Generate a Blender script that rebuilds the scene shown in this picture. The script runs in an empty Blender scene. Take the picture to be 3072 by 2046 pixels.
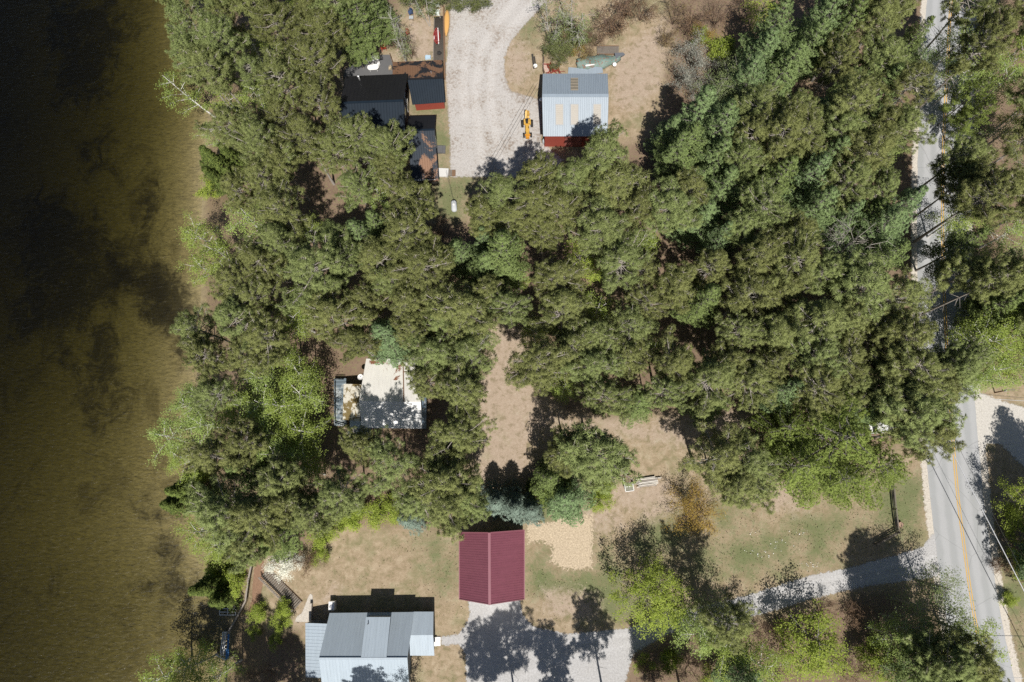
import bpy, math, random
import numpy as np
from mathutils import Vector, Euler, Matrix

random.seed(7)
C = bpy.context.scene.collection
scene = bpy.context.scene
R_ = math.radians

# ---------------------------------------------------------------- camera
CAM_H = 100.0
CAM_PITCH, CAM_ROLL = R_(12.31), R_(1.476)
cam_data = bpy.data.cameras.new('drone_camera')
cam_data.sensor_width = 36.0
cam_data.lens = 24.0
cam_data.clip_start = 1.0
cam_data.clip_end = 3000.0
cam = bpy.data.objects.new('drone_camera', cam_data)
cam.location = (0, 0, CAM_H)
cam.rotation_euler = (CAM_PITCH, CAM_ROLL, 0)
C.objects.link(cam)
scene.camera = cam

# ---------------------------------------------------------------- sky, sun, exposure
SUN_EL = R_(57)
SHADOW = Vector((-0.15, 0.989, 0)).normalized()        # the way shadows fall on the ground
SUN_DIR = Vector((-SHADOW.x * math.cos(SUN_EL), -SHADOW.y * math.cos(SUN_EL), math.sin(SUN_EL)))
world = bpy.data.worlds.new('World')
scene.world = world
world.use_nodes = True
wn = world.node_tree.nodes
sky = wn.new('ShaderNodeTexSky')
sky.sky_type = 'NISHITA'
sky.sun_disc = False
sky.sun_elevation = SUN_EL
sky.sun_rotation = math.atan2(SUN_DIR.x, SUN_DIR.y)
bg = wn['Background']
bg.inputs['Strength'].default_value = 0.05
world.node_tree.links.new(sky.outputs[0], bg.inputs['Color'])
sun_data = bpy.data.lights.new('sun', 'SUN')
sun_data.energy = 4.8
sun_data.angle = R_(0.5)
sun_data.color = (1.0, 0.955, 0.89)
sun = bpy.data.objects.new('sun', sun_data)
sun.rotation_euler = SUN_DIR.to_track_quat('Z', 'Y').to_euler()
sun.location = (0, -60, 120)
C.objects.link(sun)
scene.view_settings.view_transform = 'Standard'
scene.view_settings.look = 'None'
scene.view_settings.exposure = 0.38
scene.view_settings.gamma = 1.0
scene.cycles.max_bounces = 8
scene.cycles.diffuse_bounces = 3
scene.cycles.transparent_max_bounces = 16
scene.cycles.use_denoising = False

# ---------------------------------------------------------------- measuring the photograph
_CR = np.array(Euler((CAM_PITCH, CAM_ROLL, 0)).to_matrix())
def G(px, py, z=0.0):
    """where the sight line through photo pixel (px, py) meets height z"""
    d = _CR @ np.array([(px - 1536) / 2048.0, -(py - 1023) / 2048.0, -1.0])
    t = (z - CAM_H) / d[2]
    return np.array([d[0] * t, d[1] * t, z])
def G2(px, py, z=0.0):
    return G(px, py, z)[:2]
def poly_w(pts, z=0.0):
    return np.array([G2(x, y, z) for x, y in pts])
def sd_poly(P, poly):
    """signed distance, negative inside"""
    n = len(poly)
    best = np.full(len(P), 1e9)
    inside = np.zeros(len(P), bool)
    for i in range(n):
        a, b = poly[i], poly[(i + 1) % n]
        e = b - a
        w = P - a
        t = np.clip((w @ e) / max(e @ e, 1e-9), 0, 1)
        d = np.linalg.norm(w - t[:, None] * e, axis=1)
        best = np.minimum(best, d)
        c = ((a[1] > P[:, 1]) != (b[1] > P[:, 1]))
        with np.errstate(divide='ignore', invalid='ignore'):
            xi = a[0] + (P[:, 1] - a[1]) * e[0] / (e[1] if abs(e[1]) > 1e-12 else 1e-12)
        inside ^= c & (P[:, 0] < xi)
    return np.where(inside, -best, best)

# ---------------------------------------------------------------- node helpers
def mat(name, rough=0.8, spec=0.3):
    m = bpy.data.materials.new(name)
    m.use_nodes = True
    b = m.node_tree.nodes['Principled BSDF']
    b.inputs['Roughness'].default_value = rough
    b.inputs['Specular IOR Level'].default_value = spec
    return m, m.node_tree.nodes, m.node_tree.links, b
def noise(n, l, scale, detail=4, rough=0.55, vec=None, dist=0.0):
    t = n.new('ShaderNodeTexNoise')
    t.inputs['Scale'].default_value = scale
    t.inputs['Detail'].default_value = detail
    t.inputs['Roughness'].default_value = rough
    t.inputs['Distortion'].default_value = dist
    if vec is not None:
        l.new(vec, t.inputs['Vector'])
    return t.outputs['Fac']
def objvec(n):
    return n.new('ShaderNodeTexCoord').outputs['Object']
def mth(n, l, op, a, b=None, clamp=False):
    t = n.new('ShaderNodeMath')
    t.operation = op
    t.use_clamp = clamp
    for i, v in enumerate((a, b)):
        if v is None:
            continue
        if isinstance(v, (int, float)):
            t.inputs[i].default_value = v
        else:
            l.new(v, t.inputs[i])
    return t.outputs[0]
def mixc(n, l, f, a, b, blend='MIX'):
    t = n.new('ShaderNodeMix')
    t.data_type = 'RGBA'
    t.blend_type = blend
    for s, v in ((t.inputs[0], f), (t.inputs[6], a), (t.inputs[7], b)):
        if isinstance(v, (int, float)):
            s.default_value = v
        elif isinstance(v, tuple):
            s.default_value = (v[0], v[1], v[2], 1)
        else:
            l.new(v, s)
    return t.outputs[2]
def ramp(n, l, f, lo, hi):
    """smooth 0..1 between lo and hi"""
    t = n.new('ShaderNodeMapRange')
    t.interpolation_type = 'SMOOTHSTEP'
    t.inputs['From Min'].default_value = lo
    t.inputs['From Max'].default_value = hi
    l.new(f, t.inputs['Value'])
    return t.outputs[0]
def attr(n, name):
    t = n.new('ShaderNodeAttribute')
    t.attribute_name = name
    return t.outputs['Fac']
def bump(n, l, b, h, strength=0.4, dist=0.05):
    t = n.new('ShaderNodeBump')
    t.inputs['Strength'].default_value = strength
    t.inputs['Distance'].default_value = dist
    l.new(h, t.inputs['Height'])
    l.new(t.outputs[0], b.inputs['Normal'])
K_ALB = 0.84        # real surfaces are darker than they look in full sun
def real(c):
    return tuple(x * (K_ALB if min(c) < 0.55 else 0.9) for x in c)
def plain(name, c, rough=0.7, spec=0.3, var=0.12, scale=3.0, metal=0.0, dirt=None, dirt_amt=0.5, dirt_scale=0.8):
    """a surface of one colour with fine uneven tone, and stains if asked"""
    c = real(c); dirt = real(dirt) if dirt else None
    m, n, l, b = mat(name, rough, spec)
    v = objvec(n)
    f = noise(n, l, scale, 5, 0.6, v)
    col = mixc(n, l, f, tuple(x * (1 - var) for x in c), tuple(min(1, x * (1 + var)) for x in c))
    if dirt:
        g = noise(n, l, dirt_scale, 6, 0.62, v, 0.4)
        col = mixc(n, l, ramp(n, l, g, 1 - dirt_amt - 0.03, 1 - dirt_amt + 0.05), col, dirt)
    l.new(col, b.inputs['Base Color'])
    b.inputs['Metallic'].default_value = metal
    return m

# ---------------------------------------------------------------- mesh helpers
class MB:
    def __init__(s):
        s.v = []; s.f = []
    def add(s, vs, fs):
        o = len(s.v)
        s.v += [tuple(map(float, p)) for p in vs]
        s.f += [tuple(i + o for i in f) for f in fs]
    def hexa(s, b, t):
        """8-corner block: bottom ring b, top ring t"""
        n = len(b)
        fs = [tuple(range(n - 1, -1, -1)), tuple(range(n, 2 * n))]
        fs += [(i, (i + 1) % n, n + (i + 1) % n, n + i) for i in range(n)]
        s.add(list(b) + list(t), fs)
    def box(s, c, size, rz=0.0, taper=1.0):
        x, y, z = (q / 2 for q in size)
        cs, sn = math.cos(rz), math.sin(rz)
        def P(px, py, pz):
            return (c[0] + px * cs - py * sn, c[1] + px * sn + py * cs, c[2] + pz)
        b = [P(-x, -y, -z), P(x, -y, -z), P(x, y, -z), P(-x, y, -z)]
        k = taper
        t = [P(-x * k, -y * k, z), P(x * k, -y * k, z), P(x * k, y * k, z), P(-x * k, y * k, z)]
        s.hexa(b, t)
    def bar(s, a, b, w, h=None):
        """a rectangular bar from a to b"""
        a, b = Vector(a), Vector(b)
        h = h or w
        d = (b - a).normalized()
        side = d.cross(Vector((0, 0, 1)))
        if side.length < 1e-3:
            side = Vector((1, 0, 0))
        side.normalize()
        up = side.cross(d)
        q = [side * w / 2 * i + up * h / 2 * j for i, j in ((-1, -1), (1, -1), (1, 1), (-1, 1))]
        s.hexa([a + k for k in q], [b + k for k in q])
    def tube(s, pts, rad, sides=6, cap=True):
        pts = [Vector(p) for p in pts]
        if not hasattr(rad, '__len__'):
            rad = [rad] * len(pts)
        vs, fs = [], []
        for i, p in enumerate(pts):
            d = (pts[min(i + 1, len(pts) - 1)] - pts[max(i - 1, 0)]).normalized()
            a = d.orthogonal().normalized()
            b = d.cross(a)
            for k in range(sides):
                t = 2 * math.pi * k / sides
                vs.append(p + (a * math.cos(t) + b * math.sin(t)) * rad[i])
        for i in range(len(pts) - 1):
            for k in range(sides):
                k2 = (k + 1) % sides
                fs.append((i * sides + k, i * sides + k2, (i + 1) * sides + k2, (i + 1) * sides + k))
        if cap:
            fs.append(tuple(range(sides - 1, -1, -1)))
            fs.append(tuple(range((len(pts) - 1) * sides, len(pts) * sides)))
        s.add(vs, fs)
    def lathe(s, c, prof, sides=16, axis='z'):
        vs, fs = [], []
        for r, h in prof:
            for k in range(sides):
                t = 2 * math.pi * k / sides
                p = (r * math.cos(t), r * math.sin(t), h)
                if axis == 'x': p = (p[2], p[0], p[1])
                if axis == 'y': p = (p[1], p[2], p[0])
                vs.append((c[0] + p[0], c[1] + p[1], c[2] + p[2]))
        m = len(prof)
        for i in range(m - 1):
            for k in range(sides):
                k2 = (k + 1) % sides
                fs.append((i * sides + k, i * sides + k2, (i + 1) * sides + k2, (i + 1) * sides + k))
        fs.append(tuple(range(sides - 1, -1, -1)))
        fs.append(tuple(range((m - 1) * sides, m * sides)))
        s.add(vs, fs)
    def build(s, name, m, parent=None, smooth=False, loc=None):
        me = bpy.data.meshes.new(name)
        vs = s.v
        if loc is not None:
            vs = [(p[0] - loc[0], p[1] - loc[1], p[2] - loc[2]) for p in vs]
        me.from_pydata(vs, [], s.f)
        me.update()
        if smooth:
            me.shade_smooth()
        if m is not None:
            me.materials.append(m)
        o = bpy.data.objects.new(name, me)
        C.objects.link(o)
        if loc is not None:
            o.location = loc
        if parent is not None:
            o.parent = parent
        return o

def tag(o, label=None, cat=None, group=None, kind=None):
    if label: o['label'] = label
    if cat: o['category'] = cat
    if group: o['group'] = group
    if kind: o['kind'] = kind
    return o
def thing(name, label, cat, loc=(0, 0, 0), rz=0.0, group=None):
    o = bpy.data.objects.new(name, None)
    o.empty_display_size = 0.5
    o.location = tuple(float(q) for q in loc)
    o.rotation_euler = (0, 0, rz)
    C.objects.link(o)
    return tag(o, label, cat, group)
# ================================================================ THE GROUND
WATER_Z = -3.45
SHORE_PX = [(560, -400), (590, -60), (610, 150), (628, 330), (612, 430), (606, 560), (600, 700), (604, 900), (592, 1100),
            (582, 1260), (585, 1420), (600, 1560), (645, 1700), (684, 1800), (690, 1880), (668, 1985), (640, 2060), (600, 2300)]
SHORE = np.array([G2(x, y, -3.4) for x, y in SHORE_PX])
_o = np.argsort(SHORE[:, 1])
def shore_x(y):
    return np.interp(y, SHORE[_o, 1], SHORE[_o, 0])
def ground_z(x, y):
    d = np.asarray(x) - shore_x(y)
    t = np.clip(d / 9.0, 0, 1)
    land = -3.4 * (1 - (t * t * (3 - 2 * t)))
    deep = 0.78 + 0.50 * np.clip((np.asarray(y) + 5) / 50.0, 0, 1)          # the bottom drops away faster up the shore
    bed = -3.4 - 0.06 - deep * (2.3 * (1 - np.exp(d / 18.0)) + 0.06 * np.clip(-d, 0, 60))
    return np.where(d > 0, land, bed)
def gz(x, y):
    return float(ground_z(np.array([x]), np.array([y]))[0])
def on_ground(px, py, z=0.0):
    p = G(px, py, z)
    for _ in range(6):
        z = gz(p[0], p[1]); p = G(px, py, z)
    return p

fx = np.arange(-112, 112.01, 0.6)
fy = np.arange(-48, 106.01, 0.6)
gx = np.concatenate([[-900, -500, -300, -180, -140], fx, [140, 180, 300, 500, 900]])
gy = np.concatenate([[-900, -500, -300, -150, -80], fy, [130, 180, 300, 500, 900]])
X, Y = np.meshgrid(gx, gy)
P = np.stack([X.ravel(), Y.ravel()], 1)
Zg = ground_z(P[:, 0], P[:, 1])
rngg = np.random.default_rng(3)

GRASS = [  # fresh green patches in the turf, photo pixels
    [(1590, 1655), (1650, 1650), (1650, 1700), (1780, 1712), (1830, 1650), (1860, 1700), (1900, 1800), (1850, 1860), (1690, 1800), (1580, 1780)],
    [(1980, 1560), (2060, 1570), (2100, 1600), (2040, 1690), (1900, 1640)],
    [(2150, 1640), (2230, 1600), (2330, 1660), (2320, 1720), (2210, 1730)],
    [(2400, 1560), (2480, 1570), (2500, 1680), (2420, 1680)],
    [(2600, 1450), (2780, 1440), (2760, 1560), (2700, 1600), (2610, 1600)],
    [(2170, 1500), (2240, 1490), (2260, 1560), (2160, 1580)],
    [(1260, 1600), (1320, 1610), (1330, 1700), (1290, 1690), (1230, 1620)],
    [(1300, 1700), (1375, 1650), (1375, 1760), (1320, 1780)],
    [(1235, 318), (1330, 318), (1330, 345), (1235, 350)],
    [(1306, 350), (1345, 350), (1346, 500), (1312, 505)],
    [(1290, 550), (1330, 540), (1420, 540), (1430, 600), (1370, 660), (1300, 650)],
    [(1550, 80), (1600, 70), (1620, 130), (1560, 140)],
    [(1570, 1450), (1700, 1440), (1760, 1520), (1700, 1540), (1570, 1560)],
    [(2380, 1400), (2560, 1400), (2560, 1480), (2400, 1500)],
    [(3010, 1700), (3080, 1740), (3090, 2060), (3040, 2060)],
    [(1180, 1330), (1280, 1340), (1280, 1400), (1200, 1420)],
    [(2050, 1600), (2250, 1560), (2500, 1500), (2700, 1480), (2700, 1620), (2500, 1690), (2250, 1760), (2080, 1780), (2000, 1700)],
]
DIRT = [   # bare sandy soil
    [(1470, 940), (1560, 990), (1585, 1090), (1610, 1180), (1700, 1250), (1950, 1265), (2180, 1205), (2280, 1250), (2260, 1320), (2060, 1330),
     (1950, 1330), (1800, 1290), (1650, 1290), (1590, 1340), (1590, 1430), (1500, 1440), (1430, 1450), (1410, 1300), (1450, 1150), (1465, 1030)],
    [(1840, 1440), (2010, 1440), (2030, 1520), (1960, 1545), (1870, 1530), (1820, 1480)],
    [(1750, 1540), (1850, 1510), (1880, 1570), (1800, 1600)],
    [(1640, 1780), (1700, 1770), (1790, 1800), (1780, 1850), (1620, 1850)],
    [(2300, 1450), (2400, 1450), (2420, 1520), (2310, 1530)],
    [(2520, 1420), (2620, 1420), (2620, 1470), (2520, 1480)],
    [(1990, 60), (2030, 80), (1990, 200), (1950, 300), (1920, 330), (1910, 300), (1950, 230), (1970, 140)],
    [(1230, 60), (1300, 40), (1300, 170), (1180, 180), (1200, 120)],
    [(1530, 130), (1580, 120), (1600, 200), (1560, 260), (1520, 250), (1515, 180)],
    [(1830, 180), (1960, 80), (1990, 60), (1990, 250), (1930, 330), (1850, 330)],
    [(880, 1880), (1000, 1760), (1010, 1780), (960, 1830), (930, 1870)],
    [(900, 1830), (940, 1790), (945, 1860), (900, 1860)],
]
DUFF = [   # forest litter under the trees
    [(300, -300), (1180, -300), (1190, 40), (1150, 150), (1040, 200), (1000, 330), (1180, 560), (1300, 680), (1440, 660), (1500, 540), (1640, 500),
     (1840, 440), (1960, 400), (2010, 200), (2000, -300), (3500, -300), (3500, 1140), (2960, 1140), (2760, 1150), (2740, 1300), (2560, 1420),
     (2280, 1430), (2180, 1330), (2290, 1230), (1960, 1240), (1700, 1240), (1620, 1160), (1580, 980), (1460, 900), (1400, 1100), (1390, 1450),
     (1420, 1540), (1330, 1590), (1000, 1570), (940, 1640), (840, 1660), (700, 1700), (300, 1700)],
    [(1880, 1960), (2000, 1905), (2240, 1880), (2420, 1820), (2580, 1780), (2700, 1780), (2860, 1900), (2900, 2300), (1860, 2300), (1870, 2046)],
    [(640, 1880), (900, 1900), (910, 2040), (960, 2060), (960, 2200), (500, 2200)],
    [(2990, 1560), (3100, 1480), (3500, 1480), (3500, 1760), (3080, 1760), (3040, 1720)],
]
BED_DARK = [   # dark patches on the lake bottom, weeds among them
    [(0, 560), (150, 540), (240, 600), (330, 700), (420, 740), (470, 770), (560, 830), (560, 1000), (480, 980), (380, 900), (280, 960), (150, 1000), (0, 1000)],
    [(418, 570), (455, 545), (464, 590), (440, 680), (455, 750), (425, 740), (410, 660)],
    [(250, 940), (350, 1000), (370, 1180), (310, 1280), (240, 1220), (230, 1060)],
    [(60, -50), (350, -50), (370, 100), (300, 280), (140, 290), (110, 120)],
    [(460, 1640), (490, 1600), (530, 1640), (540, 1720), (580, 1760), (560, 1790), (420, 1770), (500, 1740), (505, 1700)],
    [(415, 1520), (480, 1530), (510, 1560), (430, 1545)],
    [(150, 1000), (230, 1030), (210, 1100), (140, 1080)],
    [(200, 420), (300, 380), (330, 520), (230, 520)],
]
def mask(polys, soft, z=0.0):
    a = np.zeros(len(P))
    for pl in polys:
        s = sd_poly(P, poly_w(pl, z))
        a = np.maximum(a, np.clip(0.5 - s / (2 * soft), 0, 1))
    return a
attrs = {'grass': np.maximum(mask(GRASS[:-1], 4.0), .56 * mask(GRASS[-1:], 4.0)), 'dirt': mask(DIRT, 2.2), 'duff': mask(DUFF, 2.6), 'bed_dark': mask(BED_DARK, 4.5, -5.0),
         'bed_dark_dense': mask(BED_DARK[1:2] + [[(300, 740), (400, 800), (470, 765), (560, 850), (600, 930), (590, 1000), (545, 1090), (510, 1010), (430, 990), (380, 880), (310, 850)], BED_DARK[4], BED_DARK[5]], 2.6, -4.3),
         'depth': np.clip((WATER_Z + 0.25 - Zg) / 0.3, 0, 1), 'bank': np.clip((-0.4 - Zg) / 1.0, 0, 1)}

def mesh_grid(name, gx, gy, Z, keep=None):
    nx, ny = len(gx), len(gy)
    X, Y = np.meshgrid(gx, gy)
    V = np.stack([X.ravel(), Y.ravel(), Z], 1)
    i, j = np.meshgrid(np.arange(nx - 1), np.arange(ny - 1))
    a = (j * nx + i).ravel()
    F = np.stack([a, a + 1, a + nx + 1, a + nx], 1)
    idx = np.arange(len(V))
    if keep is not None:
        F = F[keep[F].any(1)]
        used = np.unique(F)
        remap = np.zeros(len(V), int); remap[used] = np.arange(len(used))
        V = V[used]; F = remap[F]; idx = used
    me = bpy.data.meshes.new(name)
    me.vertices.add(len(V)); me.vertices.foreach_set('co', V.ravel())
    me.loops.add(F.size); me.loops.foreach_set('vertex_index', F.ravel().astype(np.int32))
    me.polygons.add(len(F))
    me.polygons.foreach_set('loop_start', np.arange(0, F.size, 4, dtype=np.int32))
    me.polygons.foreach_set('loop_total', np.full(len(F), 4, dtype=np.int32))
    me.update(calc_edges=True)
    return me, idx
def set_attr(me, name, vals):
    a = me.attributes.new(name, 'FLOAT', 'POINT')
    a.data.foreach_set('value', np.asarray(vals, dtype=np.float32))

# --- ground material
m, n, l, b = mat('turf_and_soil', 0.95, 0.1)
v = objvec(n)
n1 = noise(n, l, 0.35, 6, 0.62, v)
n2 = noise(n, l, 2.6, 6, 0.68, v)
n3 = noise(n, l, 9.0, 3, 0.7, v)
nz = noise(n, l, 0.9, 8, 0.72, v, 0.3)
n4 = noise(n, l, 0.16, 6, 0.65, v)
mott = mth(n, l, 'ADD', mth(n, l, 'MULTIPLY', nz, .45), mth(n, l, 'ADD', mth(n, l, 'MULTIPLY', n2, .3), mth(n, l, 'MULTIPLY', n3, .25)))
def fuzzy(name, amt, lo=0.42, hi=0.58):
    s = mth(n, l, 'ADD', attr(n, name), mth(n, l, 'MULTIPLY', mth(n, l, 'SUBTRACT', mott, 0.5), amt * 2.0))
    s = mth(n, l, 'ADD', s, mth(n, l, 'MULTIPLY', mth(n, l, 'SUBTRACT', n4, 0.5), amt * 0.9))
    return ramp(n, l, s, lo, hi)
straw = mixc(n, l, n1, (0.235, 0.17, 0.105), (0.345, 0.262, 0.172))
straw = mixc(n, l, mth(n, l, 'MULTIPLY', ramp(n, l, nz, 0.46, 0.66), .7), straw, (0.40, 0.315, 0.215))
straw = mixc(n, l, mth(n, l, 'MULTIPLY', ramp(n, l, nz, 0.50, 0.34), .75), straw, (0.175, 0.15, 0.078))
straw = mixc(n, l, mth(n, l, 'MULTIPLY', ramp(n, l, n4, 0.48, 0.62), .45), straw, (0.16, 0.165, 0.075))
col = straw
green = mixc(n, l, mott, (0.062, 0.088, 0.032), (0.19, 0.195, 0.09))
col = mixc(n, l, mth(n, l, 'MULTIPLY', fuzzy('grass', 1.3, 0.22, 0.85), .92), col, green)
sand = mixc(n, l, n2, (0.27, 0.20, 0.14), (0.42, 0.325, 0.245))
sand = mixc(n, l, ramp(n, l, n1, 0.50, 0.72), sand, (0.30, 0.245, 0.16))
sand = mixc(n, l, mth(n, l, 'MULTIPLY', ramp(n, l, nz, 0.50, 0.36), .6), sand, (0.185, 0.145, 0.085))
sand = mixc(n, l, mth(n, l, 'MULTIPLY', ramp(n, l, mott, 0.52, 0.60), .5), sand, (0.42, 0.345, 0.265))
col = mixc(n, l, fuzzy('dirt', 1.5, 0.22, 0.82), col, sand)
duff = mixc(n, l, n1, (0.115, 0.075, 0.05), (0.26, 0.18, 0.125))
duff = mixc(n, l, ramp(n, l, n2, 0.50, 0.66), duff, (0.19, 0.165, 0.08))
duff = mixc(n, l, ramp(n, l, n2, 0.44, 0.30), duff, (0.065, 0.05, 0.028))
col = mixc(n, l, fuzzy('duff', 0.9, 0.30, 0.72), col, duff)
bank = mixc(n, l, n2, (0.13, 0.09, 0.05), (0.24, 0.18, 0.10))
col = mixc(n, l, mth(n, l, 'MULTIPLY', ramp(n, l, n2, 0.35, 0.6), attr(n, 'bank')), col, bank)
# lake bottom: sand with mud, weeds and other dark patches
w4 = noise(n, l, 1.1, 6, 0.7, v, 0.5)
bed = mixc(n, l, w4, (0.19, 0.155, 0.082), (0.33, 0.27, 0.165))
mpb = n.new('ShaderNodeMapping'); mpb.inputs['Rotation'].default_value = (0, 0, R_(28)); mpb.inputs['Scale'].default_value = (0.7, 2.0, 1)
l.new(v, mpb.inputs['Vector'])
rip = noise(n, l, 1.5, 5, 0.7, mpb.outputs[0], 0.8)          # light flecks of water ripples, painted into the bed colour
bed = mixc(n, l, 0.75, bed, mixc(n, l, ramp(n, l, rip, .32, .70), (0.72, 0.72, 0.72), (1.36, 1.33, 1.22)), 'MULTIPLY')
wd = mth(n, l, 'ADD', attr(n, 'bed_dark'), mth(n, l, 'MULTIPLY', mth(n, l, 'SUBTRACT', noise(n, l, 0.28, 9, 0.76, v, 0.8), 0.5), 3.2))
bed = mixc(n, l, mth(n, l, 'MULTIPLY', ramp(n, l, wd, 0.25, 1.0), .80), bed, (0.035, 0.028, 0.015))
wdd = mth(n, l, 'ADD', attr(n, 'bed_dark_dense'), mth(n, l, 'MULTIPLY', mth(n, l, 'SUBTRACT', noise(n, l, .42, 9, .74, v, .8), 0.5), 2.4))  # darker, denser patches near the shore
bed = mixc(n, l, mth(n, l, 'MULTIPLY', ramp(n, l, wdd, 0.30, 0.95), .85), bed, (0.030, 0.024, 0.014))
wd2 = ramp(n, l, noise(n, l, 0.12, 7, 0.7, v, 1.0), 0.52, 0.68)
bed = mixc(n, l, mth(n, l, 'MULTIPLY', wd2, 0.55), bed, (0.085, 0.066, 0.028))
bed = mixc(n, l, 1.0, bed, (0.95, 0.98, 1.0), 'MULTIPLY')
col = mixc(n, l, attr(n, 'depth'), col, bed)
col = mixc(n, l, 0.35, col, mixc(n, l, n3, (0.55, 0.55, 0.55), (1.45, 1.45, 1.45)), 'MULTIPLY')
col = mixc(n, l, mth(n, l, 'SUBTRACT', 1.0, attr(n, 'depth')), col, mixc(n, l, 1.0, col, (0.98, 1.02, 1.06), 'MULTIPLY'))
l.new(col, b.inputs['Base Color'])
bump(n, l, b, n3, 0.6, 0.12)
GROUND_MAT = m
me, _ = mesh_grid('ground', gx, gy, Zg)
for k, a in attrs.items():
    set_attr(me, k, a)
me.materials.append(m)
me.shade_smooth()
ground = bpy.data.objects.new('ground', me); C.objects.link(ground)
tag(ground, kind='structure')

# --- water: a clear brown lake, closed body with absorption
m, n, l, b = mat('lake_water')
out = n['Material Output']
n.remove(b)
v = objvec(n)
mp = n.new('ShaderNodeMapping'); mp.inputs['Rotation'].default_value = (0, 0, R_(28)); mp.inputs['Scale'].default_value = (0.55, 1.5, 1)
l.new(v, mp.inputs['Vector'])
h = noise(n, l, 1.5, 4, 0.6, mp.outputs[0], 0.6)
bp = n.new('ShaderNodeBump'); bp.inputs['Strength'].default_value = 0.55; bp.inputs['Distance'].default_value = 0.25
l.new(h, bp.inputs['Height'])
tr = n.new('ShaderNodeBsdfTransparent')
tr.inputs['Color'].default_value = (0.97, 0.97, 0.95, 1)
gl = n.new('ShaderNodeBsdfGlossy'); gl.inputs['Roughness'].default_value = 0.3
l.new(bp.outputs[0], gl.inputs['Normal'])
fr = n.new('ShaderNodeFresnel'); fr.inputs['IOR'].default_value = 1.33
l.new(bp.outputs[0], fr.inputs['Normal'])
mx = n.new('ShaderNodeMixShader')
l.new(fr.outputs[0], mx.inputs[0]); l.new(tr.outputs[0], mx.inputs[1]); l.new(gl.outputs[0], mx.inputs[2])
l.new(mx.outputs[0], out.inputs['Surface'])
va = n.new('ShaderNodeVolumeAbsorption')
va.inputs['Color'].default_value = (0.535, 0.535, 0.30, 1)
va.inputs['Density'].default_value = 0.66
l.new(va.outputs[0], out.inputs['Volume'])
wb = MB()
ys = np.concatenate([[-880, -200], np.linspace(-60, 110, 30), [300, 880]])
lo, hi = [], []
nb = len(ys)
vs = []
for y in ys:
    x1 = float(shore_x(y)) + 2.0
    vs += [(-890, y, -14), (x1, y, -14), (x1, y, WATER_Z), (-890, y, WATER_Z)]
fs = []
for i in range(nb - 1):
    a, c = 4 * i, 4 * i + 4
    for k in range(4):
        k2 = (k + 1) % 4
        fs.append((a + k, a + k2, c + k2, c + k))
fs.append((3, 2, 1, 0)); fs.append(tuple(4 * (nb - 1) + k for k in range(4)))
wb.add(vs, fs)
lake = wb.build('lake_water', m)
import bmesh
bm = bmesh.new(); bm.from_mesh(lake.data); bmesh.ops.recalc_face_normals(bm, faces=bm.faces); bm.to_mesh(lake.data); bm.free()
tag(lake, kind='structure')

# --- thin laid surfaces with ragged edges
def near_lines(Q, lines, wd):
    t = np.zeros(len(Q))
    for ln in lines:
        p = poly_w(ln)
        for a, b in zip(p[:-1], p[1:]):
            e = b - a; k = np.clip(((Q - a) @ e) / (e @ e), 0, 1)
            dd = np.linalg.norm(Q - a - k[:, None] * e, axis=1)
            t = np.maximum(t, np.exp(-(dd / wd) ** 2))
    return t
def sheet(name, pts, mt, z=0.006, soft=0.7, cell=0.45, kind='structure', world=None, label=None, cat=None, tracks=(), tw=.45):
    poly = poly_w(pts) if world is None else world
    lo, hi = poly.min(0) - soft * 2, poly.max(0) + soft * 2
    lo = np.maximum(lo, [-130, -70]); hi = np.minimum(hi, [130, 130])
    sx = np.arange(lo[0], hi[0] + cell, cell); sy = np.arange(lo[1], hi[1] + cell, cell)
    XX, YY = np.meshgrid(sx, sy)
    Q = np.stack([XX.ravel(), YY.ravel()], 1)
    s = sd_poly(Q, poly)
    me, idx = mesh_grid(name, sx, sy, ground_z(Q[:, 0], Q[:, 1]) + z, keep=s < soft)
    set_attr(me, 'cover', np.clip(0.5 - s[idx] / (2 * soft), 0, 1))
    set_attr(me, 'track', near_lines(Q[idx], tracks, tw) if tracks else np.zeros(len(idx)))
    me.materials.append(mt)
    me.shade_smooth()
    o = bpy.data.objects.new(name, me); C.objects.link(o)
    return tag(o, label, cat, kind=kind)
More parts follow.
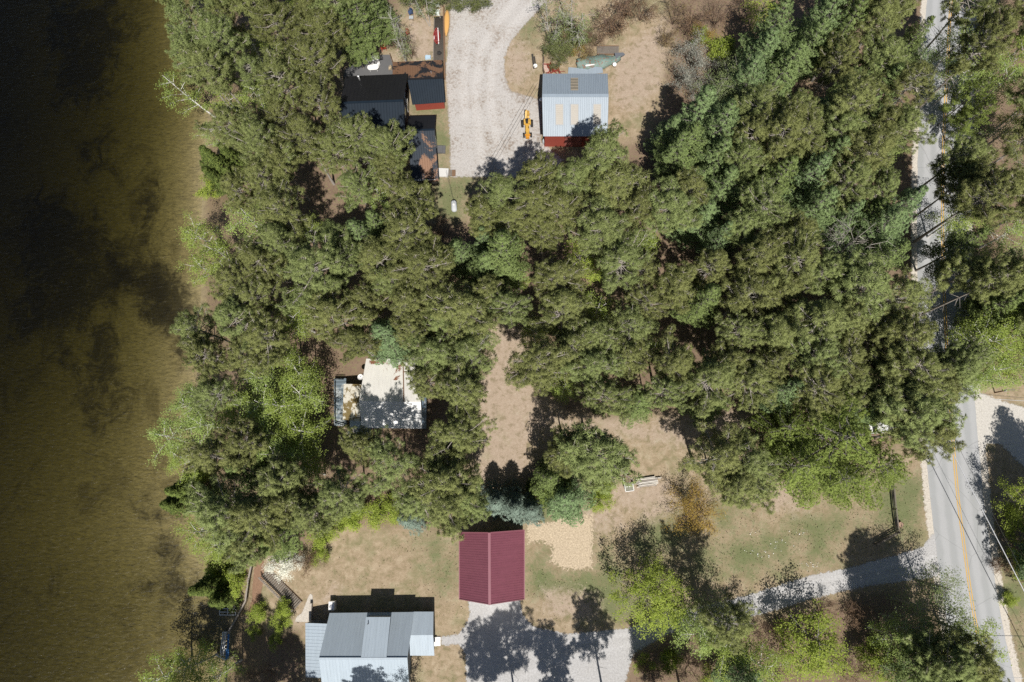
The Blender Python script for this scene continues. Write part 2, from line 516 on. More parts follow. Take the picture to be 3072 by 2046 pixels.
def sheet_mat(name, c0, c1, dark=None, fine=11.0, ragged=0.9, rough=0.95, big=0.25, spotted=0.0, spot=(0.2, 0.15, 0.1), bumpy=0.5):
    m, n, l, b = mat(name, rough, 0.15)
    v = objvec(n)
    nf = noise(n, l, fine, 4, 0.75, v)
    nm = noise(n, l, 2.2, 6, 0.66, v)
    nb = noise(n, l, big, 5, 0.6, v)
    col = mixc(n, l, nf, c0, c1)
    if dark:
        col = mixc(n, l, mth(n, l, 'MULTIPLY', ramp(n, l, nb, 0.40, 0.66), 0.75), col, dark)
    if spotted:
        s = mth(n, l, 'ADD', mth(n, l, 'MULTIPLY', nm, 0.6), mth(n, l, 'MULTIPLY', nb, 0.4))
        col = mixc(n, l, ramp(n, l, s, 0.60 - spotted * 0.25, 0.78 - spotted * 0.25), col, spot)
    col = mixc(n, l, mth(n, l, 'MULTIPLY', ramp(n, l, mth(n, l, 'ADD', attr(n, 'track'), mth(n, l, 'MULTIPLY', mth(n, l, 'SUBTRACT', nm, 0.5), 1.6)), 0.3, 0.9), .28), col, tuple(x * 1.05 for x in c1))
    col = mixc(n, l, 0.75, col, mixc(n, l, ramp(n, l, noise(n, l, 4.2, 6, .78, v), .30, .70), (0.74, 0.73, 0.72), (1.22, 1.22, 1.22)), 'MULTIPLY')
    col = mixc(n, l, 0.5, col, mixc(n, l, nf, (0.5, 0.5, 0.5), (1.5, 1.5, 1.5)), 'MULTIPLY')
    col = mixc(n, l, 1.0, col, (K_ALB,) * 3, 'MULTIPLY')
    l.new(col, b.inputs['Base Color'])
    a = mth(n, l, 'ADD', attr(n, 'cover'), mth(n, l, 'MULTIPLY', mth(n, l, 'SUBTRACT', nm, 0.5), ragged))
    a = mth(n, l, 'ADD', a, mth(n, l, 'MULTIPLY', mth(n, l, 'SUBTRACT', nf, 0.5), ragged * 0.8))
    l.new(ramp(n, l, a, 0.44, 0.56), b.inputs['Alpha'])
    bump(n, l, b, nf, bumpy, 0.04)
    return m
M_GRAVEL = sheet_mat('pale_gravel', (0.35, 0.33, 0.31), (0.585, 0.565, 0.545), dark=(0.46, 0.44, 0.415), spotted=0.50, spot=(0.26, 0.21, 0.17))
M_GREY_GRAVEL = sheet_mat('grey_gravel', (0.34, 0.335, 0.33), (0.56, 0.555, 0.555), dark=(0.42, 0.41, 0.40))
M_SHOULDER = sheet_mat('road_shoulder_gravel', (0.44, 0.40, 0.34), (0.66, 0.61, 0.54), ragged=1.3)
M_STRAW = sheet_mat('straw_mulch', (0.26, 0.20, 0.13), (0.74, 0.62, 0.46), fine=5.0, ragged=1.3, bumpy=0.9)
M_PAVER = sheet_mat('brown_path', (0.20, 0.12, 0.08), (0.33, 0.21, 0.14), ragged=0.4)
M_LANE = sheet_mat('pale_side_lane', (0.45, 0.425, 0.385), (0.62, 0.595, 0.55), ragged=0.8)
M_CONC = sheet_mat('concrete', (0.48, 0.44, 0.39), (0.58, 0.54, 0.48), ragged=0.2)

YARD = [(1352, 28), (1352, -160), (1600, -160), (1640, 0), (1612, 34), (1572, 76), (1532, 124), (1512, 174), (1515, 228), (1530, 272), (1580, 288),
        (1622, 298), (1624, 425), (1690, 480), (1640, 530), (1540, 532), (1352, 530), (1349, 400), (1342, 300), (1338, 200), (1346, 120)]
sheet('gravel_yard', YARD, M_GRAVEL, 0.006, 0.8, tracks=[[(1560, -20), (1500, 60), (1440, 150), (1425, 300), (1440, 430), (1455, 520)], [(1600, 10), (1535, 80), (1480, 170), (1470, 300), (1490, 420), (1510, 515)], [(1400, 100), (1390, 250), (1395, 350)]], tw=.9)
DRIVE = [(1405, 1800), (1560, 1800), (1568, 1846), (1600, 1880), (1700, 1902), (1880, 1886), (2030, 1836), (2230, 1790), (2420, 1730), (2560, 1700),
         (2680, 1668), (2770, 1640), (2808, 1590), (2816, 1730), (2760, 1738), (2640, 1752), (2560, 1766), (2420, 1800), (2300, 1838), (2150, 1872), (2000, 1902),
         (1900, 1960), (1872, 2060), (1860, 2300), (1400, 2300), (1398, 1962), (1376, 1932), (1325, 1936), (1322, 1911), (1372, 1904), (1400, 1872), (1410, 1840)]
sheet('gravel_driveway', DRIVE, M_GREY_GRAVEL, 0.010, 0.6, tracks=[[(2800, 1672), (2560, 1722), (2420, 1752), (2230, 1806), (2030, 1852), (1890, 1902), (1700, 1930), (1540, 1900), (1470, 1820)], [(2800, 1700), (2560, 1748), (2420, 1780), (2230, 1834), (2040, 1880), (1880, 1935), (1640, 1990), (1520, 2060)]], tw=.4)
sheet('straw_patch', [(1580, 1590), (1590, 1560), (1640, 1570), (1690, 1550), (1778, 1545), (1776, 1704), (1690, 1708), (1652, 1682), (1660, 1642), (1622, 1622), (1584, 1630)],
      M_STRAW, 0.02, 0.9, 0.3)
LANE = [(2900, 1165), (2960, 1185), (3010, 1205), (3072, 1222), (3300, 1240), (3300, 1420), (3072, 1400), (3000, 1330), (2960, 1330), (2930, 1430), (2924, 1530), (2880, 1400)]
sheet('side_lane', LANE, M_LANE, 0.008, 0.8)

# --- the asphalt road with its shoulders and double yellow line
ROADC = [(2880, -250), (2862, -100), (2850, 40), (2842, 200), (2832, 380), (2828, 520), (2827, 660), (2830, 820), (2837, 980), (2846, 1163), (2856, 1286), (2864, 1388),
         (2876, 1523), (2894, 1652), (2911, 1781), (2936, 1924), (2962, 2040), (3000, 2200), (3060, 2420)]
RC = np.array([G2(*p) for p in ROADC])
_t = np.concatenate([[0], np.cumsum(np.linalg.norm(np.diff(RC, axis=0), axis=1))])
def smooth_line(pts, n=160):
    t = np.concatenate([[0], np.cumsum(np.linalg.norm(np.diff(pts, axis=0), axis=1))])
    s = np.linspace(0, t[-1], n)
    q = np.stack([np.interp(s, t, pts[:, k]) for k in (0, 1)], 1)
    for _ in range(12):
        q[1:-1] = (q[:-2] + 2 * q[1:-1] + q[2:]) / 4
    return q
RL = smooth_line(RC)
RT = np.gradient(RL, axis=0); RT /= np.linalg.norm(RT, axis=1)[:, None]
RN = np.stack([RT[:, 1], -RT[:, 0]], 1)
RN *= np.sign(RN[:, 0:1])                       # towards the photo's right
def band(a, b_):
    return np.concatenate([RL + RN * a, (RL + RN * b_)[::-1]])
sheet('road_shoulder', None, M_SHOULDER, 0.007, 0.5, 0.4, world=band(-4.7, 4.5))
m, n, l, b = mat('worn_asphalt', 0.9, 0.25)
v = objvec(n)
nf = noise(n, l, 14.0, 3, 0.8, v)
nb = noise(n, l, 0.5, 5, 0.6, v)
col = mixc(n, l, nf, (0.335, 0.34, 0.345), (0.45, 0.455, 0.46))
u = n.new('ShaderNodeUVMap'); sx = n.new('ShaderNodeSeparateXYZ'); l.new(u.outputs[0], sx.inputs[0])
wear = mth(n, l, 'SINE', mth(n, l, 'MULTIPLY', sx.outputs[0], 25.13))     # two wheel tracks a lane
wear = mth(n, l, 'MULTIPLY', ramp(n, l, mth(n, l, 'ADD', wear, mth(n, l, 'MULTIPLY', mth(n, l, 'SUBTRACT', nb, 0.5), 2.5)), -0.9, 1.0), 0.6)
col = mixc(n, l, wear, col, (0.30, 0.31, 0.31))
crk = n.new('ShaderNodeTexVoronoi'); crk.feature = 'DISTANCE_TO_EDGE'; crk.inputs['Scale'].default_value = 0.16
mpv = n.new('ShaderNodeMixRGB'); 
wob = n.new('ShaderNodeTexNoise'); wob.inputs['Scale'].default_value = 0.7; l.new(v, wob.inputs['Vector'])
mpv.inputs[0].default_value = 0.25; l.new(v, mpv.inputs[1]); l.new(wob.outputs['Color'], mpv.inputs[2]); l.new(mpv.outputs[0], crk.inputs['Vector'])
col = mixc(n, l, mth(n, l, 'MULTIPLY', ramp(n, l, crk.outputs[0], 0.006, 0.0), 0.45), col, (0.17, 0.17, 0.17))
l.new(mixc(n, l, 1.0, col, (K_ALB,) * 3, 'MULTIPLY'), b.inputs['Base Color'])
bump(n, l, b, nf, 0.3, 0.02)
M_ASPHALT = m
def strip(name, a, b_, z, mt, kind='structure', jag=0.0):
    r = random.Random(5)
    vs, fs = [], []
    for i in range(len(RL)):
        ja, jb = (r.uniform(-jag, jag), r.uniform(-jag, jag))
        p, q = RL[i] + RN[i] * (a + ja), RL[i] + RN[i] * (b_ + jb)
        vs += [(p[0], p[1], z), (q[0], q[1], z)]
        if i:
            k = 2 * i
            fs.append((k - 2, k - 1, k + 1, k))
    mb = MB(); mb.add(vs, fs)
    o = mb.build(name, mt)
    uv = o.data.uv_layers.new(name='UVMap')
    for p in o.data.polygons:
        for li in p.loop_indices:
            vi = o.data.loops[li].vertex_index
            uv.data[li].uv = ((vi % 2), vi * 0.1)
    if o.data.polygons[0].normal.z < 0:
        o.data.flip_normals()
    return tag(o, kind=kind)
strip('asphalt_road', -3.85, 3.55, 0.016, M_ASPHALT, jag=0.05)
m, n, l, b = mat('yellow_road_paint', 0.8, 0.2)
v = objvec(n)
nw = noise(n, l, 5.0, 5, 0.8, v)
l.new(mixc(n, l, ramp(n, l, nw, 0.50, 0.72), (0.50, 0.31, 0.075), (0.36, 0.29, 0.18)), b.inputs['Base Color'])
strip('road_line', -0.22, -0.09, 0.022, m, jag=0.012)
strip('road_line', 0.09, 0.22, 0.022, m, jag=0.012)
# ================================================================ BUILDINGS
def V3(p): return np.array([float(p[0]), float(p[1]), float(p[2])])
def lerp(a, b, t): return a + (b - a) * t
def roof_slab(mb, e0, e1, r1, r0, t=0.10, rib=0.45, rh=0.035, rw=0.05, along=False):
    e0, e1, r0, r1 = map(V3, (e0, e1, r0, r1))
    nrm = np.cross(e1 - e0, r0 - e0); nrm /= np.linalg.norm(nrm)
    if nrm[2] < 0: nrm = -nrm
    dn = -nrm * t
    mb.hexa([e0 + dn, e1 + dn, r1 + dn, r0 + dn], [e0, e1, r1, r0])
    if rib:
        if along:
            a0, a1, b0, b1 = e0, r0, e1, r1
        else:
            a0, a1, b0, b1 = e0, e1, r0, r1
        k = max(2, int(np.linalg.norm(a1 - a0) / rib))
        for i in range(k + 1):
            f = i / k
            p, q = lerp(a0, a1, f), lerp(b0, b1, f)
            d = (a1 - a0) / np.linalg.norm(a1 - a0) * rw / 2
            up = nrm * rh
            lo = nrm * -0.004
            mb.hexa([p - d + lo, p + d + lo, q + d + lo, q - d + lo], [p - d * .5 + up, p + d * .5 + up, q + d * .5 + up, q - d * .5 + up])
    return nrm
def gable_walls(A0, A1, R0, R1, B0, B1, oe=0.4, og=0.35, t=0.14, zb=0.0):
    A0, A1, R0, R1, B0, B1 = map(V3, (A0, A1, R0, R1, B0, B1))
    L = np.linalg.norm((R1 - R0)[:2])
    g = og / L
    def end(f):
        a, r, b = lerp(A0, A1, f), lerp(R0, R1, f), lerp(B0, B1, f)
        a2 = lerp(a, r, oe / np.linalg.norm((r - a)[:2])); b2 = lerp(b, r, oe / np.linalg.norm((r - b)[:2]))
        for q in (a2, b2, r): q[2] -= t
        return [np.array([a2[0], a2[1], zb]), a2, r, b2, np.array([b2[0], b2[1], zb])]
    p, q = end(g), end(1 - g)
    mb = MB()
    mb.add(p + q, [(0, 1, 2, 3, 4), (9, 8, 7, 6, 5), (0, 5, 6, 1), (4, 3, 8, 9), (1, 6, 7, 2), (2, 7, 8, 3)])
    return mb, p, q
def wall_rect(mb, a, b, u0, u1, z0, z1, out, t=0.06):
    """a panel standing proud of the wall that runs from a to b on the ground"""
    a, b = V3(a), V3(b)
    p, q = lerp(a, b, u0), lerp(a, b, u1)
    o = np.array([out[0], out[1], 0.0]); o /= np.linalg.norm(o)
    def Z(v, z, k): w = v + o * k; return (w[0], w[1], z)
    mb.hexa([Z(p, z0, -.02), Z(q, z0, -.02), Z(q, z0, t), Z(p, z0, t)], [Z(p, z1, -.02), Z(q, z1, -.02), Z(q, z1, t), Z(p, z1, t)])
def on_slope(e0, e1, r1, r0, u, v, up=0.0):
    e0, e1, r0, r1 = map(V3, (e0, e1, r0, r1))
    nrm = np.cross(e1 - e0, r0 - e0); nrm /= np.linalg.norm(nrm)
    if nrm[2] < 0: nrm = -nrm
    return lerp(lerp(e0, e1, u), lerp(r0, r1, u), v) + nrm * up
def patch(mb, sl, u0, u1, v0, v1, t=0.05, lo=0.0):
    b = [on_slope(*sl, u, v, lo) for u, v in ((u0, v0), (u1, v0), (u1, v1), (u0, v1))]
    c = [on_slope(*sl, u, v, t) for u, v in ((u0, v0), (u1, v0), (u1, v1), (u0, v1))]
    mb.hexa(b, c)

def metal(name, c, rough=0.45, var=0.08, dirt=None, amt=0.3, dscale=0.5, streak=(3.0, .18, .5), spots=.5, spec=.4):
    c = real(c); dirt = real(dirt) if dirt else None
    m, n, l, b = mat(name, rough, spec)
    v = objvec(n)
    f = noise(n, l, 1.2, 6, 0.6, v)
    g = noise(n, l, 6.0, 4, 0.7, v)
    col = mixc(n, l, f, tuple(x * (1 - var) for x in c), tuple(min(1, x * (1 + var)) for x in c))
    col = mixc(n, l, 0.25, col, mixc(n, l, g, (0.7, 0.7, 0.7), (1.3, 1.3, 1.3)), 'MULTIPLY')
    mp = n.new('ShaderNodeMapping'); mp.inputs['Scale'].default_value = streak; l.new(v, mp.inputs['Vector'])
    sk_ = noise(n, l, 1.0, 5, .65, mp.outputs[0])
    col = mixc(n, l, .5, col, mixc(n, l, sk_, (.66, .66, .66), (1.34, 1.34, 1.34)), 'MULTIPLY')
    spk = noise(n, l, 4.5, 6, .8, v)
    col = mixc(n, l, mth(n, l, 'MULTIPLY', ramp(n, l, spk, .66, .72), spots), col, (.13, .085, .05))
    if dirt:
        w = noise(n, l, dscale, 6, 0.6, v, 0.5)
        w = mth(n, l, 'ADD', mth(n, l, 'MULTIPLY', w, 0.8), mth(n, l, 'MULTIPLY', g, 0.2))
        col = mixc(n, l, ramp(n, l, w, 0.99 - amt * 1.0, 1.03 - amt * 1.0), col, dirt)
    l.new(col, b.inputs['Base Color'])
    return m
M_BLACK = metal('black_roof_metal', (0.016, 0.016, 0.018), 0.5, 0.15, spots=.05, spec=.2)
M_SLATE = metal('slate_roof_metal', (0.011, 0.019, 0.030), 0.6, 0.18, spots=.05, spec=.12)
M_NEEDLE = metal('needle_covered_roof', (0.020, 0.020, 0.023), 0.6, 0.15, (0.20, 0.11, 0.065), 0.53, 0.42)
M_NEEDLE2 = metal('slate_roof_with_needles', (0.020, 0.029, 0.043), 0.6, 0.15, (0.25, 0.14, 0.085), 0.47, 0.30)
M_BARN = metal('blue_grey_barn_roof', (0.29, 0.345, 0.40), 0.4, 0.05, spots=.2)
M_HOUSE = metal('pale_grey_house_roof', (0.385, 0.45, 0.51), 0.42, 0.035, spots=.1)
M_WHITE = metal('white_cabin_roof', (0.78, 0.76, 0.71), 0.55, 0.06, (0.27, 0.12, 0.07), 0.40, 0.34)
M_MOSSY = metal('mossy_white_roof', (0.60, 0.57, 0.49), 0.6, 0.06, (0.19, 0.14, 0.055), 0.50, 0.8)
M_MAROON = metal('maroon_garage_roof', (0.215, 0.070, 0.098), 0.4, 0.12, streak=(.18, 2.5, .5))
M_MAROON_TRIM = metal('maroon_trim', (0.26, 0.10, 0.125), 0.4, 0.05)
M_REDWALL = plain('red_siding', (0.30, 0.065, 0.045), 0.8, 0.2, 0.15, 2.0)
M_DARKWALL = plain('dark_grey_siding', (0.085, 0.078, 0.072), 0.8, 0.2, 0.15, 2.0)
M_GREYWALL = plain('grey_siding', (0.26, 0.28, 0.30), 0.75, 0.2, 0.08)
M_CREAM = plain('cream_siding', (0.55, 0.50, 0.42), 0.75, 0.2, 0.08)
M_WPAINT = plain('white_paint', (0.78, 0.77, 0.75), 0.55, 0.35, 0.05)
M_GLASS = plain('window_glass', (0.03, 0.035, 0.04), 0.08, 0.6, 0.05)
M_BLUE_SHADE = plain('weathered_bluish_shade', (0.15, 0.19, 0.22), 0.8, 0.2, 0.25, 1.4, dirt=(0.35, 0.38, 0.38), dirt_amt=0.45)  # bluish grey shade is put into the base colour; pale patches are wear
M_DECK = plain('grey_deck_boards', (0.125, 0.125, 0.128), 0.75, 0.2, 0.12, 1.5)
M_BOARD = plain('weathered_boards', (0.27, 0.24, 0.21), 0.9, 0.1, 0.3, 3.0)
M_OLDWOOD = plain('old_grey_timber', (0.20, 0.175, 0.15), 0.9, 0.1, 0.35, 4.0)
M_BROWNWOOD = plain('brown_wood', (0.20, 0.125, 0.08), 0.9, 0.1, 0.3, 4.0)
M_SILVER = plain('bare_steel', (0.62, 0.63, 0.64), 0.3, 0.5, 0.05, metal=0.7)
M_DARK = plain('dark_rubber', (0.035, 0.033, 0.032), 0.85, 0.2, 0.2)
M_CONCB = plain('concrete_block', (0.50, 0.45, 0.39), 0.9, 0.15, 0.12, 3.0)

def rib_ok(mb): return mb

# ---- black two-storey house on the shore side of the gravel yard
bh = thing('black_house', 'two-storey black house with dark metal gable roof and silver flue, half under pines', 'house', G(1130, 330, 0))
def hang(o, root, under=None):
    o.data.transform(Matrix.Translation(-root.location))
    o.parent = under or root
    return o
def part(mb, name, m, root, smooth=False):
    return hang(mb.build(name, m, None, smooth), root)
A0, A1 = G(1036, 229, 4.5), G(1223, 221, 4.5)
R0, R1 = G(1020, 309, 7.4), G(1210, 302, 7.4)
B0, B1 = 2 * R0 - A0, 2 * R1 - A1
B0[2] = B1[2] = 4.5
w, pe, qe = gable_walls(A0, A1, R0, R1, B0, B1, 0.4, 0.45)
part(w, 'wall', M_DARKWALL, bh)
mb = MB(); roof_slab(mb, A0, A1, R1, R0, 0.12, 0.6, 0.03); part(mb, 'roof', M_BLACK, bh)['label'] = 'black roof slope turned away from the sun'
mb = MB(); roof_slab(mb, B0, B1, R1, R0, 0.12, 0.42, 0.05, 0.07); part(mb, 'roof', M_SLATE, bh)['label'] = 'slate grey ribbed roof slope'
mb = MB(); mb.bar(R0 + [0, 0, .05], R1 + [0, 0, .05], 0.34, 0.07); part(mb, 'ridge_cap', M_SLATE, bh)
for k, (u0, u1, z0, z1) in enumerate(((0.12, 0.30, 2.9, 4.2), (0.40, 0.52, 2.9, 4.2), (0.20, 0.34, 0.9, 2.1), (0.66, 0.80, 2.9, 4.2))):
    mb = MB(); wall_rect(mb, qe[0], qe[4], u0, u1, z0, z1, (1, 0), 0.05); wf = part(mb, 'window', M_WPAINT, bh)
    mb = MB(); wall_rect(mb, qe[0], qe[4], u0 + .012, u1 - .012, z0 + .08, z1 - .08, (1, 0), 0.07); hang(mb.build('pane', M_GLASS), bh, wf)
fl = on_slope(A0, A1, R1, R0, 0.25, 0.18)
mb = MB(); mb.tube([fl - [0, 0, .3], fl + [0, 0, 1.1]], 0.13, 10); mb.lathe((fl[0], fl[1], fl[2] + 1.1), [(0.22, 0), (0.24, .08), (0.05, .2)], 10)
part(mb, 'flue', M_SILVER, bh, True)
# lower wing with the red wall
wg = thing('red_cottage_wing', 'low wing with needle-strewn black roof and red wall beside gravel yard', 'house wing', G(1285, 240, 0))
A0, A1 = G(1178, 186, 2.7), G(1328, 180, 2.7); N0, N1 = G(1178, 239, 4.0), G(1329, 234, 4.0)
R0, R1 = G(1223, 238, 4.0), G(1329, 234, 4.0); B0, B1 = G(1238, 314, 2.5), G(1335, 307, 2.5)
w, pe, qe = gable_walls(lerp(A0, A1, .3), A1, R0, R1, B0, B1, 0.45, 0.3)
part(w, 'wall', M_REDWALL, wg)
mb = MB(); roof_slab(mb, A0, A1, N1, N0, 0.1, 0.4, 0.03, .05); part(mb, 'roof', M_NEEDLE, wg)['label'] = 'black roof slope covered in brown pine needles'
mb = MB(); roof_slab(mb, B0, B1, R1, R0, 0.1, 0.36, 0.06, .09); part(mb, 'roof', M_SLATE, wg)['label'] = 'slate grey ribbed roof slope'
mb = MB(); mb.bar(R0 + [0, 0, .06], R1 + [0, 0, .06], .3, .06); part(mb, 'ridge_cap', M_BLACK, wg)
pp = on_slope(A0, A1, N1, N0, .77, .72); mb = MB(); mb.tube([pp, pp + [0, 0, .5]], .07, 8); part(mb, 'vent_pipe', M_SILVER, wg)
# long southern wing
lw = thing('slate_cottage_wing', 'long slate roofed wing under overhanging pine, brown needle patches on roof', 'house wing', G(1270, 450, 0))
A0, A1 = G(1226, 348, 2.9), G(1307, 346, 2.9); R0, R1 = G(1222, 392, 4.2), G(1303, 389, 4.2); B0, B1 = G(1236, 545, 2.3), G(1316, 543, 2.3)
w, pe, qe = gable_walls(A0, A1, R0, R1, B0, B1, .35, .35)
part(w, 'wall', M_DARKWALL, lw)
mb = MB(); roof_slab(mb, A0, A1, R1, R0, .1, .6, .03); part(mb, 'roof', M_BLACK, lw)['label'] = 'black roof slope'
mb = MB(); roof_slab(mb, B0, B1, R1, R0, .1, .36, .06, .09); part(mb, 'roof', M_NEEDLE2, lw)['label'] = 'slate roof slope with brown needle patches'
mb = MB(); mb.bar(R0 + [0, 0, .06], R1 + [0, 0, .06], .3, .06); part(mb, 'ridge_cap', M_SLATE, lw)
mb = MB()
for f0, f1 in ((0.08, 0.52), (0.58, 0.88)):
    mb.bar(lerp(B0, B1, f0) + [0, .25, .03], lerp(B0, B1, f1) + [0, .25, .03], .14, .08)
part(mb, 'gutter', M_WPAINT, lw)
mb = MB(); wall_rect(mb, qe[0], qe[4], .25, .40, 0.1, 2.0, (1, 0), .06); part(mb, 'door', M_WPAINT, lw)
mb = MB(); wall_rect(mb, qe[0], qe[4], .55, .66, 1.0, 1.9, (1, 0), .06); part(mb, 'window', M_GLASS, lw)

# ---- barn
bn = thing('metal_barn', 'blue-grey metal roofed barn with skylights and red walls beside gravel yard', 'barn', G(1725, 330, 0))
A0, A1 = G(1629, 221, 3.8), G(1822, 221, 3.8); R0, R1 = G(1627, 287, 6.2), G(1825, 287, 6.2); B0, B1 = G(1630, 409, 3.8), G(1822, 409, 3.8)
w, pe, qe = gable_walls(A0, A1, R0, R1, B0, B1, .3, .25)
part(w, 'wall', M_REDWALL, bn)
mb = MB(); roof_slab(mb, A0, A1, R1, R0, .08, .27, .045, .09); part(mb, 'roof', M_BARN, bn)['label'] = 'roof slope on the brush pile side'
mb = MB(); roof_slab(mb, B0, B1, R1, R0, .08, .27, .045, .09); part(mb, 'roof', M_BARN, bn)['label'] = 'sunlit roof slope with three skylights'
mb = MB(); mb.bar(R0 + [0, 0, .05], R1 + [0, 0, .05], .5, .06); part(mb, 'ridge_cap', M_BARN, bn)
m, n, l, b = mat('yellowed_fibreglass', .45, .4)
v = objvec(n); f = noise(n, l, 1.3, 5, .6, v); wv = n.new('ShaderNodeTexWave'); wv.bands_direction = 'Y'; wv.inputs['Scale'].default_value = 1.2; wv.inputs['Distortion'].default_value = 1.5; l.new(v, wv.inputs['Vector'])
l.new(mixc(n, l, mth(n, l, 'MULTIPLY', wv.outputs['Fac'], .35), mixc(n, l, f, (.27, .25, .215), (.335, .315, .28)), (.22, .185, .145)), b.inputs['Base Color'])
M_FIBRE = m
M_FLASH = plain('grey_flashing', (.30, .33, .36), .5, .4)
M_FIBRE2 = plain('dirty_fibreglass', (.25, .22, .17), .5, .3, .2, 2.0)
S = (B0, B1, R1, R0); N = (A0, A1, R1, R0)
for u0, u1 in ((.197, .314), (.43, .548), (.775, .892)):
    mb = MB(); patch(mb, S, u0, u1, .28, .79, .075, .02)
    for i in range(6):
        f = u0 + (u1 - u0) * (i + .5) / 6
        patch(mb, S, f - .006, f + .006, .28, .79, .10, .07)
    skp = part(mb, 'skylight', M_FIBRE, bn)
    mb = MB()
    for a_ in ((u0 - .008, u0 + .004, .27, .80), (u1 - .004, u1 + .008, .27, .80), (u0 + .004, u1 - .004, .27, .29), (u0 + .004, u1 - .004, .785, .80)): patch(mb, S, *a_, .13, .0)
    hang(mb.build('skylight_frame', M_FLASH), bn, skp)
mb = MB(); patch(mb, N, .43, .545, .22, .77, .075, .02); sk = part(mb, 'skylight', M_FIBRE2, bn); sk['label'] = 'dirty brown skylight'
M_TAN = plain('tan_batten', (.42, .36, .28))
for i in range(5):
    mb = MB(); patch(mb, N, .43, .545, .22 + i * .13, .235 + i * .13, .10, .07); hang(mb.build('skylight_batten', M_TAN), bn, sk)
mb = MB(); q = G(1624, 298, 3.0); mb.bar(q, q + [1.0, 0, .3], .06); mb.lathe((q[0], q[1], q[2] - .1), [(.02, .25), (.28, .12), (.30, 0)], 12); part(mb, 'barn_light', M_SILVER, bn)
mb = MB(); wall_rect(mb, pe[4], qe[4], .34, .62, 0.05, 3.0, (0, -1), .07); part(mb, 'door', plain('faded_red_door', (.36, .12, .10)), bn)

# ---- white cabin
wc = thing('white_cabin', 'white metal roofed cabin with rust stains, dappled by pine shadow', 'cabin', G(1170, 1200, 0))
A0, A1 = G(1099, 1076, 2.7), G(1252, 1076, 2.7); R0, R1 = G(1077, 1203, 5.2), G(1262, 1206, 5.2); B0, B1 = G(1086, 1284, 3.3), G(1266, 1286, 3.3)
w, pe, qe = gable_walls(A0, A1, R0, R1, B0, B1, .3, .25)
part(w, 'wall', M_CREAM, wc)
mb = MB(); roof_slab(mb, A0, A1, R1, R0, .08, .5, .02, .04); part(mb, 'roof', M_WHITE, wc)['label'] = 'white roof slope with rust stains'
mb = MB(); roof_slab(mb, B0, B1, R1, R0, .08, .5, .02, .04); part(mb, 'roof', plain('clean_white_roof', (.74, .74, .73), .5, .4, .03), wc)['label'] = 'clean white roof slope'
mb = MB(); mb.bar(lerp(A0, A1, .72) + [0, .1, .05], lerp(R0, R1, .73) + [0, 0, .03], .16, .05); mb.bar(lerp(lerp(A0, R0, .32), lerp(A1, R1, .32), .73) + [0, 0, .05], lerp(A1, R1, .32) + [0, 0, .05], .12, .05)
part(mb, 'roof_flashing', plain('rusty_flashing', (.24, .15, .10)), wc)
an = MB(); roof_slab(an, G(1031, 1152, 2.5), G(1028, 1259, 2.5), G(1079, 1262, 3.0), G(1087, 1153, 3.0), .08, .5, .02, .04)
part(an, 'porch_roof', M_MOSSY, wc)['label'] = 'mossy brown-stained white porch roof'
an = MB()
c = [G2(1037, 1156, 0), G2(1086, 1156, 0), G2(1082, 1258, 0), G2(1034, 1256, 0)]
c = [(G(px, py, 2.4)[0], G(px, py, 2.4)[1]) for px, py in ((1037, 1157), (1086, 1157), (1080, 1257), (1033, 1255))]
an.hexa([(x, y, 0) for x, y in c], [(x, y, 2.38) for x, y in c]); part(an, 'porch', M_BLUE_SHADE, wc)
an = MB(); roof_slab(an, G(1050, 1283, 2.2), G(1085, 1284, 2.2), G(1085, 1262, 2.6), G(1050, 1261, 2.6), .05, .25, .03, .06); part(an, 'awning', plain('pale_blue_fibreglass', (.42, .50, .54), .5, .4, .1), wc)
for px, py in ((1050, 1283), (1084, 1283)):
    an = MB(); q = G(px, py, 2.2); an.bar((q[0], q[1], 0), (q[0], q[1], 2.15), .1); part(an, 'awning_post', M_WPAINT, wc)
an = MB()
for i in range(5):
    f = i / 5
    e0, e1, r1, r0 = G(1264, 1190, 3.6), G(1266, 1286, 2.9), G(1279, 1286, 2.3), G(1279, 1188, 2.4)
    off = [0, 0, 0.12 * (i % 2)]
    an.hexa([lerp(e0, e1, f) - [0, 0, .05], lerp(e0, e1, f + .2) - [0, 0, .05], lerp(r0, r1, f + .2) - [0, 0, .05], lerp(r0, r1, f) - [0, 0, .05]],
            [lerp(e0, e1, f) + off, lerp(e0, e1, f + .2) + [0, 0, .12 * ((i + 1) % 2)], lerp(r0, r1, f + .2) + off, lerp(r0, r1, f)])
part(an, 'porch_awning', plain('blue_grey_tarp', (.20, .27, .35), .6, .3, .5, 1.2, dirt=(.62, .66, .68), dirt_amt=.42, dirt_scale=1.2), wc)['label'] = 'blue-grey tarp awning'
ds = thing('satellite_dish', 'round white satellite dish on a mast by the white cabin roof', 'satellite dish', G(1080, 1133, 0))
q = G(1081.5, 1131, 3.2); d0 = q - np.array(ds.location)
mb = MB(); mb.lathe((d0[0], d0[1], d0[2]), [(.02, -.12), (.25, -.06), (.40, .06), (.42, .06), (.26, -.02), (.02, -.07)], 20); mb.build('dish', M_WPAINT, ds, True)
mb = MB(); mb.tube([(d0[0], d0[1], 0), (d0[0], d0[1], d0[2] - .08)], .04, 8); mb.build('mast', M_SILVER, ds)
mb = MB(); mb.bar((d0[0] - .1, d0[1], d0[2]), (d0[0] + .15, d0[1] + .05, d0[2] + .35), .04); mb.build('feed_arm', M_DARK, ds)
dk = thing('shade_blue_deck', 'weathered wooden deck with bluish shade in its colour, lake side of white cabin', 'deck', G(1010, 1210, 0))
mb = MB(); 
